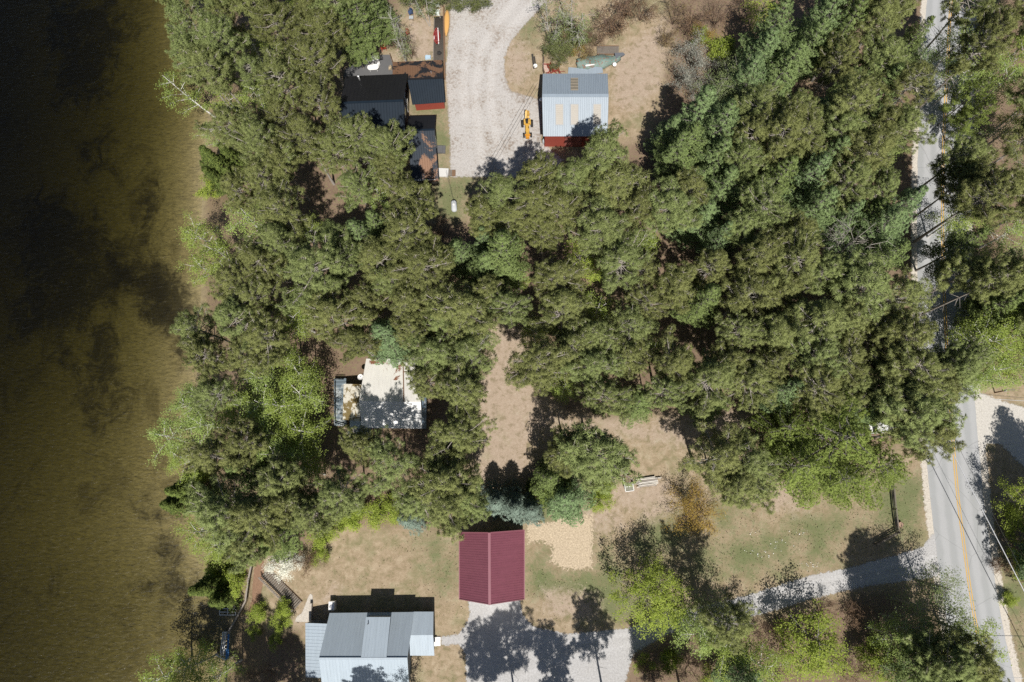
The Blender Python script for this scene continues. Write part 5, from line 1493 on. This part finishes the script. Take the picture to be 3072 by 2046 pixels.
for s in range(3):
    w, q = make_broadleaf(330 + s, [9.5, 10.5, 8.5][s], [3.6, 4.0, 3.2][s], .25, [120, 140, 100][s], 34, .34, .18, up=.7); proto('maple', w, B_GREY, q, L_YELL, [9.5, 10.5, 8.5][s], [3.6, 4.0, 3.2][s], [6.4, 7, 5.8][s])
for s in range(3):
    w, q = make_broadleaf(350 + s, [14, 12, 13][s], [4.2, 3.6, 4.0][s], .3, [130, 110, 120][s], 26, .42, .16, openess=.15); proto('aspen', w, B_PALE, q, L_OLIVE, [14, 12, 13][s], [4.2, 3.6, 4.0][s], [9.6, 8.4, 9][s])
for s in range(3):
    w, q = make_broadleaf(370 + s, [3.0, 2.4, 3.6][s], [1.7, 1.4, 2.0][s], .1, [70, 55, 80][s], 40, .22, .13, 3, r0=.07); proto('bush', w, B_GREY, q, L_YELL, [3, 2.4, 3.6][s], [1.7, 1.4, 2.0][s], 1.8)
for s in range(2):
    w, q = make_broadleaf(380 + s, [5.2, 4.4][s], [3.0, 2.5][s], .15, [100, 80][s], 24, .34, .11, 3, r0=.08); proto('orange_bush', w, B_BROWN, q, L_ORANGE, [5.2, 4.4][s], [3.0, 2.5][s], 3.2)
for s in range(2):
    w, q = make_broadleaf(375 + s, [3.4, 4.2][s], [1.8, 2.2][s], .1, [60, 75][s], 24, .26, .13, 4, r0=.07); proto('olive_bush', w, B_GREY, q, L_OLIVEBUSH, [3.4, 4.2][s], [1.8, 2.2][s], 2.0)
w, q = make_broadleaf(390, 4.0, 2.1, .12, 80, 46, .26, .13, 4, r0=.07); proto('blossom_bush', w, B_GREY, q, L_BLOSSOM, 4.0, 2.1, 2.4)
w, q = make_broadleaf(395, 6.0, 3.0, .15, 100, 22, .34, .15, 3, r0=.08); proto('silver_bush', w, B_GREY, q, L_SILVER, 6, 3.0, 3.8)
for s in range(3):
    w, c_, rng = make_bare(400 + s, [4.5, 6, 3.4][s], [2.6, 3.2, 2.0][s], 90, 5, .05); proto('brown_brush', w, B_BROWN, leaves(rng, c_, 5, .12, .11), L_BROWN, [4.5, 6, 3.4][s], [2.6, 3.2, 2.0][s], [2.8, 3.8, 2.2][s])
w, c_, rng = make_bare(420, 14, 4.2, 120, 4, .12, .9); proto('dead_tree', w, plain('bleached_branches', (.38, .355, .31), .9, .1, .15), None, None, 14, 4.2, 10)
w, c_, rng = make_bare(421, 12, 3.0, 60, 2, .085); proto('bare_birch', w, plain('pale_birch_bark', (.42, .40, .37), .9, .1, .2), leaves(rng, c_, 9, .22, .13), L_OLIVE, 12, 3.0, 8)

# look and name of each kind
KIND = {
 'red_pine': ('red_pine', 'pine tree', 'red pine with olive tufts'),
 'thin_pine': ('thin_pine', 'pine tree', 'sparse grey-branched red pine'),
 'white_pine': ('white_pine', 'pine tree', 'feathery white pine'),
 'bright_pine': ('bright_pine', 'pine tree', 'broad bright green pine'),
 'blue_spruce': ('blue_spruce', 'spruce tree', 'small blue-grey spruce'),
 'cedar': ('cedar', 'cedar tree', 'dark narrow cedar'),
 'birch': ('birch_tree', 'birch tree', 'light green birch'),
 'maple': ('maple_tree', 'maple tree', 'yellow-green young maple'),
 'aspen': ('aspen_tree', 'aspen tree', 'airy pale olive aspen'),
 'bush': ('leafy_bush', 'bush', 'lime green leafy bush'),
 'olive_bush': ('olive_bush', 'bush', 'dull olive bush'),
 'orange_bush': ('orange_bush', 'bush', 'amber budding bush'),
 'blossom_bush': ('blossom_bush', 'bush', 'white blossoming bush'),
 'silver_bush': ('silver_bush', 'bush', 'silvery pale bush'),
 'brown_brush': ('brown_brush', 'bush', 'leafless brown brush'),
 'dead_tree': ('dead_tree', 'dead tree', 'bleached dead tree'),
 'bare_birch': ('bare_birch', 'birch tree', 'bare pale-barked birch'),
}
GROUPS = {'red_pine': 'red pines of the wood', 'thin_pine': 'sparse pines of the wood', 'white_pine': 'white pines of the wood', 'bright_pine': 'bright pines by the road', 'blue_spruce': 'small blue spruces', 'cedar': 'dark cedars',
          'birch': 'birches near the shore', 'maple': 'young maples', 'aspen': 'airy aspens', 'bush': 'lime green bushes', 'orange_bush': 'amber bushes', 'olive_bush': 'dull olive bushes', 'silver_bush': 'silvery bushes', 'brown_brush': 'leafless brush', 'bare_birch': 'bare birches',
          'blossom_bush': 'blossoming bushes', 'dead_tree': 'dead trees'}
LAND = [('white cabin', 1150, 1180), ('maroon garage', 1475, 1700), ('grey house', 1120, 1940), ('metal barn', 1725, 315), ('black house', 1130, 320), ('propane tank', 1362, 622), ('lumber pile', 1940, 1445),
        ('rail fence', 2680, 1520), ('T-shaped post', 2990, 1170), ('timber stairs', 850, 1770), ('parked car', 2650, 1283), ('dead tree', 2545, 745), ('leaning shore birch', 580, 290), ('sandy clearing', 1500, 1300), ('yellow tractor', 1582, 385),
        ('top end of the road', 2850, 60), ('open road gap', 2800, 640), ('boat hoist', 680, 1830), ('orange canoe', 1340, 68)]
TREES = []     # (kind, px, py, R_wanted, height factor, lean)
rt = random.Random(21)
def T(kind, px, py, r=None, hf=None, base=False, lean=None):
    TREES.append((kind, px, py, r, hf, base, lean))
# ---- trees picked out one by one from the photograph (where the crown shows, photo pixels; radius in metres)
for a in [
 # shore side
 ('birch', 735, 640, 3.4), ('birch', 660, 760, 2.8), ('birch', 590, 700, 2.9), ('birch', 600, 800, 2.6), ('birch', 770, 280, 2.6), ('birch', 690, 300, 2.3), ('birch', 640, 400, 2.2),
 ('cedar', 628, 478, 2.1), ('cedar', 665, 500, 2.2), ('cedar', 690, 470, 1.9), ('cedar', 650, 535, 2.0), ('bush', 620, 560, 1.8),
 ('birch', 545, 1225, 3.0), ('birch', 505, 1310, 3.2), ('birch', 530, 1380, 2.8), ('birch', 585, 1180, 2.3), ('bush', 590, 1440, 1.6),
 ('birch', 845, 1075, 3.0), ('birch', 890, 1130, 3.2), ('birch', 900, 1195, 3.2), ('birch', 850, 1220, 3.2), ('birch', 780, 1220, 3.4), ('birch', 735, 1215, 2.8), ('birch', 900, 1290, 3.4), ('birch', 820, 1300, 3.0),
 ('birch', 910, 1310, 2.6), ('birch', 840, 1360, 3.2), ('birch', 900, 1380, 3.0), ('birch', 930, 1420, 2.5), ('birch', 700, 1270, 2.4), ('birch', 770, 1130, 2.4),
 ('cedar', 545, 1470, 2.2), ('cedar', 520, 1510, 1.9), ('cedar', 590, 1500, 2.1), ('birch', 600, 1590, 2.6), ('birch', 640, 1640, 2.5), ('bush', 655, 1700, 2.1), ('bush', 690, 1745, 2.0), ('bush', 665, 1735, 1.8),
 ('cedar', 620, 1760, 2.3), ('cedar', 660, 1800, 2.0), ('bush', 1000, 1570, 2.0), ('bush', 1060, 1550, 1.9), ('bush', 1120, 1535, 2.0), ('bush', 970, 1610, 1.8), ('bush', 1170, 1535, 1.7),
 ('blossom_bush', 848, 1690, 1.9), ('blossom_bush', 882, 1685, 1.3), ('bush', 770, 1840, 1.3), ('bush', 850, 1830, 1.2), ('bush', 845, 1870, 1.3), ('bush', 825, 1925, 1.0), ('bush', 760, 1900, .9), ('birch', 480, 2020, 3.0), ('birch', 560, 2010, 2.8), ('birch', 640, 2030, 2.5), ('brown_brush', 790, 2030, 2.4),
 ('brown_brush', 920, 1690, 1.8), ('brown_brush', 960, 1680, 1.6), ('bush', 960, 1660, 1.5),
 # around the top yard
 ('white_pine', 1075, 40, 3.4), ('white_pine', 1125, 5, 3.0), ('white_pine', 1045, 90, 2.8), ('brown_brush', 1160, 80, 2.4), ('brown_brush', 1195, 120, 2.0), ('brown_brush', 1230, 150, 1.6), ('bare_birch', 1190, 90, 3.0), ('olive_bush', 1300, 5, 2.2), ('olive_bush', 1390, -4, 2.4), ('olive_bush', 1245, 0, 2.4), ('olive_bush', 1440, 0, 1.9), ('olive_bush', 1350, 4, 1.6),
 ('bare_birch', 1655, 40, 3.2), ('bare_birch', 1730, 30, 3.4), ('brown_brush', 1840, 60, 3.2), ('brown_brush', 1790, 110, 2.2), ('brown_brush', 1930, 20, 3.0), ('brown_brush', 1700, 90, 2.4), ('brown_brush', 1880, 20, 2.5),
 ('orange_bush', 1740, 150, 1.6), ('olive_bush', 1690, 130, 2.2), ('olive_bush', 1680, 185, 1.7), ('olive_bush', 1660, 140, 1.9), ('olive_bush', 1745, 110, 2.0), ('olive_bush', 1700, 95, 2.0), ('brown_brush', 1770, 150, 1.6),
 ('silver_bush', 2075, 150, 2.8), ('silver_bush', 2055, 230, 2.8), ('silver_bush', 2100, 190, 2.6), ('silver_bush', 2090, 260, 2.2), ('brown_brush', 2030, 30, 2.8), ('brown_brush', 2080, 60, 2.6), ('brown_brush', 2160, 30, 3.0), ('brown_brush', 2240, 20, 2.6), ('orange_bush', 2120, 100, 2.2), ('bush', 2100, 110, 1.7), ('brown_brush', 2000, 110, 1.8), ('bush', 2170, 140, 2.0), ('maple', 2290, 25, 3.0),
 # white pines of the upper right
 ('white_pine', 2320, 80, 4.2), ('white_pine', 2480, 50, 4.4), ('white_pine', 2430, 130, 3.8), ('white_pine', 2540, 90, 4.0), ('white_pine', 2290, 170, 3.8), ('white_pine', 2350, 210, 4.0), ('white_pine', 2250, 230, 3.6), ('aspen', 2210, 230, 3.6), ('aspen', 2160, 260, 3.2),
 ('white_pine', 2090, 350, 4.8), ('white_pine', 2160, 400, 4.6), ('white_pine', 2060, 430, 4.0), ('white_pine', 2030, 470, 3.4), ('white_pine', 2150, 480, 4.0), ('white_pine', 2180, 560, 3.8), ('white_pine', 2010, 400, 3.0),
 ('white_pine', 2430, 530, 3.8), ('white_pine', 2480, 470, 3.6), ('white_pine', 2450, 620, 4.0), ('white_pine', 2650, 680, 4.0), ('white_pine', 2700, 620, 3.6), ('white_pine', 2610, 640, 3.4), ('white_pine', 2660, 770, 3.4),
 # by the tank
 ('white_pine', 1378, 750, 2.8), ('white_pine', 1445, 722, 2.6), ('white_pine', 1500, 760, 4.6), ('white_pine', 1470, 800, 3.8), ('white_pine', 1080, 700, 3.2), ('white_pine', 1130, 680, 2.8), ('maple', 1740, 770, 3.0), ('maple', 1785, 800, 2.6), ('birch', 920, 920, 3.0), ('birch', 880, 950, 3.0), ('bush', 1345, 770, 2.0), ('brown_brush', 1310, 680, 2.2),
 # lower middle
 ('red_pine', 1790, 1365, 4.6), ('red_pine', 1710, 1340, 3.2), ('white_pine', 1650, 1440, 3.0), ('cedar', 1640, 1470, 2.5), ('cedar', 1690, 1460, 2.2), ('white_pine', 1700, 1500, 3.4), ('blue_spruce', 1545, 1515, 2.6), ('blue_spruce', 1490, 1500, 2.4), ('blue_spruce', 1590, 1530, 2.2), ('blue_spruce', 1230, 1555, 2.0),
 ('red_pine', 1350, 1530, 3.6), ('red_pine', 1330, 1430, 3.8), ('red_pine', 1400, 1500, 3.2), ('red_pine', 1270, 1520, 3.0), ('thin_pine', 1320, 1380, 3.0),
 ('thin_pine', 2165, 1380, 4.4), ('thin_pine', 2240, 1400, 4.0), ('red_pine', 2225, 1450, 3.4), ('orange_bush', 2065, 1500, 2.8), ('orange_bush', 2075, 1545, 2.8), ('orange_bush', 2125, 1545, 2.4), ('bush', 1800, 1505, 1.7), ('bush', 1815, 1470, 1.4),
 ('bright_pine', 2490, 1310, 8.2), ('bright_pine', 2630, 1400, 5.0), ('bright_pine', 2390, 1400, 5.6), ('bright_pine', 2500, 1440, 4.6), ('bright_pine', 2340, 1290, 4.6),
 ('red_pine', 2740, 1240, 4.2), ('red_pine', 2780, 1290, 3.4), ('red_pine', 2690, 1210, 3.8), ('thin_pine', 2850, 1120, 3.8), ('red_pine', 2800, 1180, 3.0), ('red_pine', 2880, 1080, 3.2),
 # right of the road
 ('maple', 3010, 1060, 3.6), ('birch', 2970, 1010, 3.6), ('birch', 3050, 990, 3.4), ('birch', 2990, 1110, 2.8), ('birch', 2945, 1130, 2.2), ('birch', 3060, 1090, 2.4), ('white_pine', 2990, 920, 3.4), ('white_pine', 3050, 880, 3.6), ('cedar', 3040, 950, 2.6),
 ('birch', 2880, 130, 3.0), ('birch', 2900, 220, 2.8), ('aspen', 2810, 170, 3.2), ('aspen', 2760, 190, 2.8), ('birch', 3030, 230, 3.2), ('birch', 3060, 170, 3.0), ('birch', 2960, 200, 2.8), ('bright_pine', 2910, 290, 3.0), ('bright_pine', 2920, 350, 3.0),
 # lower right
 ('maple', 1935, 1800, 4.2), ('maple', 1980, 1760, 3.4), ('maple', 2000, 1840, 3.0), ('aspen', 2140, 1850, 3.7), ('birch', 2110, 1900, 3.4), ('birch', 2180, 1940, 3.2), ('aspen', 2200, 1980, 3.0),
 ('maple', 2440, 1920, 4.2), ('maple', 2400, 1970, 3.2), ('maple', 2490, 1970, 3.0), ('birch', 2290, 2000, 3.2), ('white_pine', 2230, 2040, 3.2), ('bush', 2620, 1960, 2.4), ('maple', 2650, 2000, 2.8), ('birch', 2700, 1920, 2.6),
 ('aspen', 2800, 1830, 4.2), ('aspen', 2850, 1880, 4.0), ('aspen', 2750, 1880, 3.6), ('aspen', 2840, 1760, 3.2), ('birch', 2930, 1900, 2.8), ('aspen', 2790, 1960, 3.6), ('white_pine', 2820, 2020, 3.8), ('white_pine', 2900, 2020, 3.4), ('aspen', 2740, 2030, 3.2), ('aspen', 2890, 1950, 3.0),
 ('brown_brush', 2340, 1900, 2.2), ('brown_brush', 2280, 1880, 1.8), ('brown_brush', 2080, 2010, 2.6), ('brown_brush', 1960, 2030, 2.6), ('brown_brush', 2560, 2030, 2.6), ('brown_brush', 2480, 1830, 1.8), ('brown_brush', 2570, 1840, 2.0), ('brown_brush', 2350, 2040, 2.4), ('bush', 2010, 1990, 1.5), ('bush', 2140, 2030, 2.0), ('bush', 1930, 1990, 1.4),
 ('brown_brush', 2710, 1980, 2.4),
 ('bush', 3065, 1570, 2.4), ('bush', 3060, 1690, 1.8), ('maple', 3075, 1500, 3.0), ('bush', 3030, 1800, 1.0), ('brown_brush', 3000, 1700, 1.4),
 ('dead_tree', 2545, 745, 3.8, 1.35),
]: T(*a)
# trees just outside the frame whose shadows reach into it: (kind, trunk foot in photo pixels)
for a in [('red_pine', 1812, 2096, 3.4), ('red_pine', 1560, 2170, 4.2), ('red_pine', 1690, 2190, 3.4), ('red_pine', 1470, 2185, 3.6), ('red_pine', 1130, 2190, 3.0), ('red_pine', 2050, 2120, 3.6), ('red_pine', 1985, 2150, 3.4), ('birch', 1240, 2080, 2.0), ('thin_pine', 1219, 1402, 3.9), ('red_pine', 905, 2225, 3.6), ('red_pine', 830, 2215, 3.8), ('red_pine', 765, 2230, 3.6), ('birch', 960, 2150, 3.0),
          ('red_pine', 650, 2110, 3.8), ('red_pine', 3100, 1560, 3.8), ('white_pine', 3090, 1480, 4.2), ('red_pine', 3080, 1740, 3.6), ('white_pine', 3060, 1690, 3.8), ('red_pine', 3130, 1650, 4.2), ('red_pine', 2700, 1905, 3.8), ('red_pine', 2640, 1900, 3.4), ('thin_pine', 2095, 1800, 3.4)]:
    T(*a, None, True)
# the birch leaning over the water
T('birch', 640, 338, 3.0, 1.0, True, (-.42, .20))
T('bare_birch', 1290, 78, 2.4, .8, True, (-.16, .22))

# ---- the wood itself: pines wherever the photograph shows closed canopy
WOOD = [
 [(500, -60), (1170, -60), (1160, 90), (1050, 190), (1010, 290), (1060, 400), (1190, 470), (1240, 580), (1300, 690), (1440, 660), (1440, 560), (1540, 560), (1660, 500), (1700, 450), (1860, 470), (1960, 450), (2000, 380), (2100, 290), (2260, 190), (2560, 120), (2600, -60),
  (3130, -60), (3130, 980), (2960, 950), (2900, 880), (2740, 960), (2740, 1180), (2640, 1210), (2330, 1210), (2180, 1170), (2120, 1210), (1920, 1210), (1800, 1180), (1700, 1150), (1620, 1100), (1590, 1000), (1530, 930), (1460, 930), (1440, 1040), (1440, 1150), (1400, 1270), (1330, 1220), (1290, 1130), (1250, 1050),
  (1080, 1040), (990, 1030), (760, 1030), (690, 1080), (570, 1130), (590, 980), (640, 860), (700, 860), (760, 700), (700, 560), (660, 400), (600, 230), (500, 120)],
 [(600, 1140), (680, 1120), (740, 1260), (800, 1420), (960, 1460), (960, 1400), (1010, 1330), (1160, 1360), (1160, 1500), (960, 1520), (920, 1620), (860, 1650), (740, 1640), (640, 1560), (560, 1440), (540, 1340), (600, 1260)],
 [(1270, 1230), (1400, 1260), (1410, 1330), (1330, 1340), (1300, 1300)],
]
WOODA = [np.array(w, float) for w in WOOD]
GAPS = [  # openings in the canopy where ground or road shows through
 (1500, 980, 60), (2790, 640, 55), (2800, 590, 45), (2770, 510, 40), (2760, 470, 40), (2790, 700, 50), (2790, 760, 50), (2840, 40, 45), (2870, 100, 40), (2830, 300, 40), (2810, 860, 55), (2830, 960, 60), (1880, 400, 50), (1900, 470, 45), (1930, 560, 40), (1755, 600, 40), (2100, 740, 45), (1730, 700, 40), (1870, 880, 45), (2030, 930, 45), (1990, 1000, 40), (2120, 1010, 45),
 (940, 1020, 45), (1170, 920, 40), (2460, 220, 60), (2400, 260, 40), (950, 560, 40), (1000, 620, 45), (1130, 650, 40), (1060, 870, 35), (1010, 350, 40), (3000, 500, 45), (2580, 770, 60), (1620, 770, 50), (2250, 950, 40), (1300, 890, 35), (820, 860, 40), (700, 760, 40), (650, 870, 40), (2010, 740, 35), (2300, 690, 40),
 (1590, 445, 60), (1645, 455, 50), (1500, 490, 75), (1440, 480, 60), (1420, 600, 45), (1363, 640, 80), (1720, 415, 80), (1010, 1400, 60), (1090, 1470, 45), (1725, 375, 85), (1660, 390, 60), (1790, 385, 70), (1050, 250, 80), (1090, 300, 60), (1160, 330, 60), (770, 1740, 70), (810, 1720, 50), (600, 310, 75), (540, 260, 70), (1150, 1385, 95), (1235, 1370, 60), (1450, 1330, 50), (1440, 1400, 50), (1640, 1240, 70), (1900, 1290, 50), (1760, 1250, 50), (1040, 1180, 50), (1060, 1110, 55), (1270, 1320, 50), (1278, 1240, 45), (1000, 1180, 40), (2835, 20, 70), (2850, 90, 70), (2840, 150, 50), (2775, 490, 75), (2800, 600, 75), (2780, 770, 75), (2820, 880, 75), (2805, 990, 80), (2760, 560, 50), (2810, 690, 60), (2820, 330, 60), (2830, 240, 50), (1620, 1240, 60), (1700, 1230, 50), (1550, 1060, 50), (1120, 190, 75), (1040, 210, 40), (1110, 270, 70), (1060, 300, 40), (1200, 290, 60), (1363, 622, 60), (1330, 580, 70), (1400, 560, 50), (1270, 430, 70), (1290, 510, 40), (1160, 340, 40)]
placed = []
def zc_of(kind): return PROTO[kind][0][4]
for k, px, py, r, hf, base, lean in TREES:
    if not base: placed.append((px, py, (r or 3.0) * 22 * .62))
rs = np.random.default_rng(77)
cand = np.stack([rs.uniform(430, 3130, 26000), rs.uniform(-50, 1660, 26000)], 1)
inside = np.zeros(len(cand), bool)
for w in WOODA: inside |= sd_poly(cand, w) < 12
cand = cand[inside]
nauto = 0
MAX_AUTO = 260
for px, py in cand:
    r = float(np.clip(rs.normal(3.5, .45), 2.7, 4.4))
    rp = r * (22 if py > 500 else 20.5)
    if any((px - g[0]) ** 2 + (py - g[1]) ** 2 < (g[2] * .55 + rp * .62) ** 2 for g in GAPS): continue
    if py < 1010 and abs(px - np.interp(py, [0, 100, 330, 500, 700, 1000], [2850, 2858, 2815, 2775, 2795, 2815])) < rp * .85 + 42 and rs.random() > .30: continue
    ok = True
    for q in placed:
        if (px - q[0]) ** 2 + (py - q[1]) ** 2 < ((rp * .66 + q[2]) * .84) ** 2: ok = False; break
    if not ok: continue
    placed.append((px, py, rp * .66))
    hf = None
    bx_, off = 1590 + (px - 1590) / 1.17, False
    if py < 1150 and 2715 < bx_ < 2935:
        off = True
        sc_ = (px - 1590) / (1130. if px < 2985 else 1345.)
        zneed = 100 * (1 - 1 / max(sc_, 1.02)) * .97
        if zneed > 19: continue
    u = rs.random()
    right = px > 1900 and py < 900
    k = 'red_pine' if u < (.70 if right else (.70 if px < 1050 else .84)) else ('thin_pine' if u < (.77 if right else .93) else ('white_pine' if u < .96 else 'birch'))
    if off: k = 'red_pine' if zneed > 11 else ('aspen' if u < .4 else 'birch' if u < .8 else 'white_pine'); hf = zneed / PROTO[k][0][4]
    if k == 'birch': r *= .75
    T(k, px, py, r, hf); nauto += 1
    if nauto >= MAX_AUTO: break
print('auto trees', nauto, 'all', len(TREES))

# ---- build every tree: an Empty at its foot, its trunk and its crown
rows = []
for k, px, py, r, hf, base, lean in TREES:
    variants = PROTO[k]
    wm, cm, H, R0_, zc = variants[rt.randrange(len(variants))]
    s = (r / R0_) if r else 1.0
    sz = hf or (max(.72, min(1.18, s ** .5)) * rt.uniform(.93, 1.07) if H > 6 else s)
    z = 0.0 if base else zc * sz
    p = G(px, py, z)
    g = gz(p[0], p[1])
    if not base:
        p = G(px, py, z + g); g = gz(p[0], p[1])
    rows.append((k, px, py, p, g, wm, cm, s, sz, lean, H * sz))
ORD = ['first', 'second', 'third', 'fourth', 'fifth', 'sixth', 'seventh', 'eighth', 'ninth', 'tenth', 'eleventh', 'twelfth', 'thirteenth', 'fourteenth', 'fifteenth']
def side_of(dx, dy):
    a = math.degrees(math.atan2(-dy, dx)) % 360
    return ['on the road side of', 'up and roadward of', 'above', 'up and lakeward of', 'on the lake side of', 'down and lakeward of', 'below', 'down and roadward of'][int(((a + 22.5) % 360) // 45)]
keys = {}
for i, rw_ in enumerate(rows):
    k, px, py = rw_[:3]
    best = min((((px - x) ** 2 + (py - y) ** 2) ** .5, nm, px - x, py - y) for nm, x, y in LAND if not (k == 'dead_tree' and nm == 'dead tree'))
    keys.setdefault((KIND[k][2], best[1], side_of(best[2], best[3])), []).append((best[0], i))
lab = {}
for (look, nm, sd), lst in keys.items():
    lst.sort()
    for j, (d, i) in enumerate(lst):
        lab[i] = f"{look}, {ORD[j]} {sd} {nm}" if len(lst) > 1 else f"{look}, only one {sd} {nm}"
for i, (k, px, py, p, g, wm, cm, s, sz, lean, HH) in enumerate(rows):
    nm, cat, look = KIND[k]
    root = bpy.data.objects.new(nm, None)
    root.empty_display_size = .5
    root.location = (p[0], p[1], g - .03)
    rz = rt.uniform(0, 6.283)
    if lean:
        root.rotation_euler = (math.atan(-lean[1]), math.atan(lean[0]), 0)
    else:
        root.rotation_euler = (rt.gauss(0, .015), rt.gauss(0, .015), rz)
    root.scale = (s, s, sz)
    C.objects.link(root)
    tag(root, lab[i], cat, GROUPS[k])
    o = bpy.data.objects.new('trunk', wm); o.parent = root; C.objects.link(o)
    if cm is not None:
        o = bpy.data.objects.new('crown', cm); o.parent = root; C.objects.link(o)
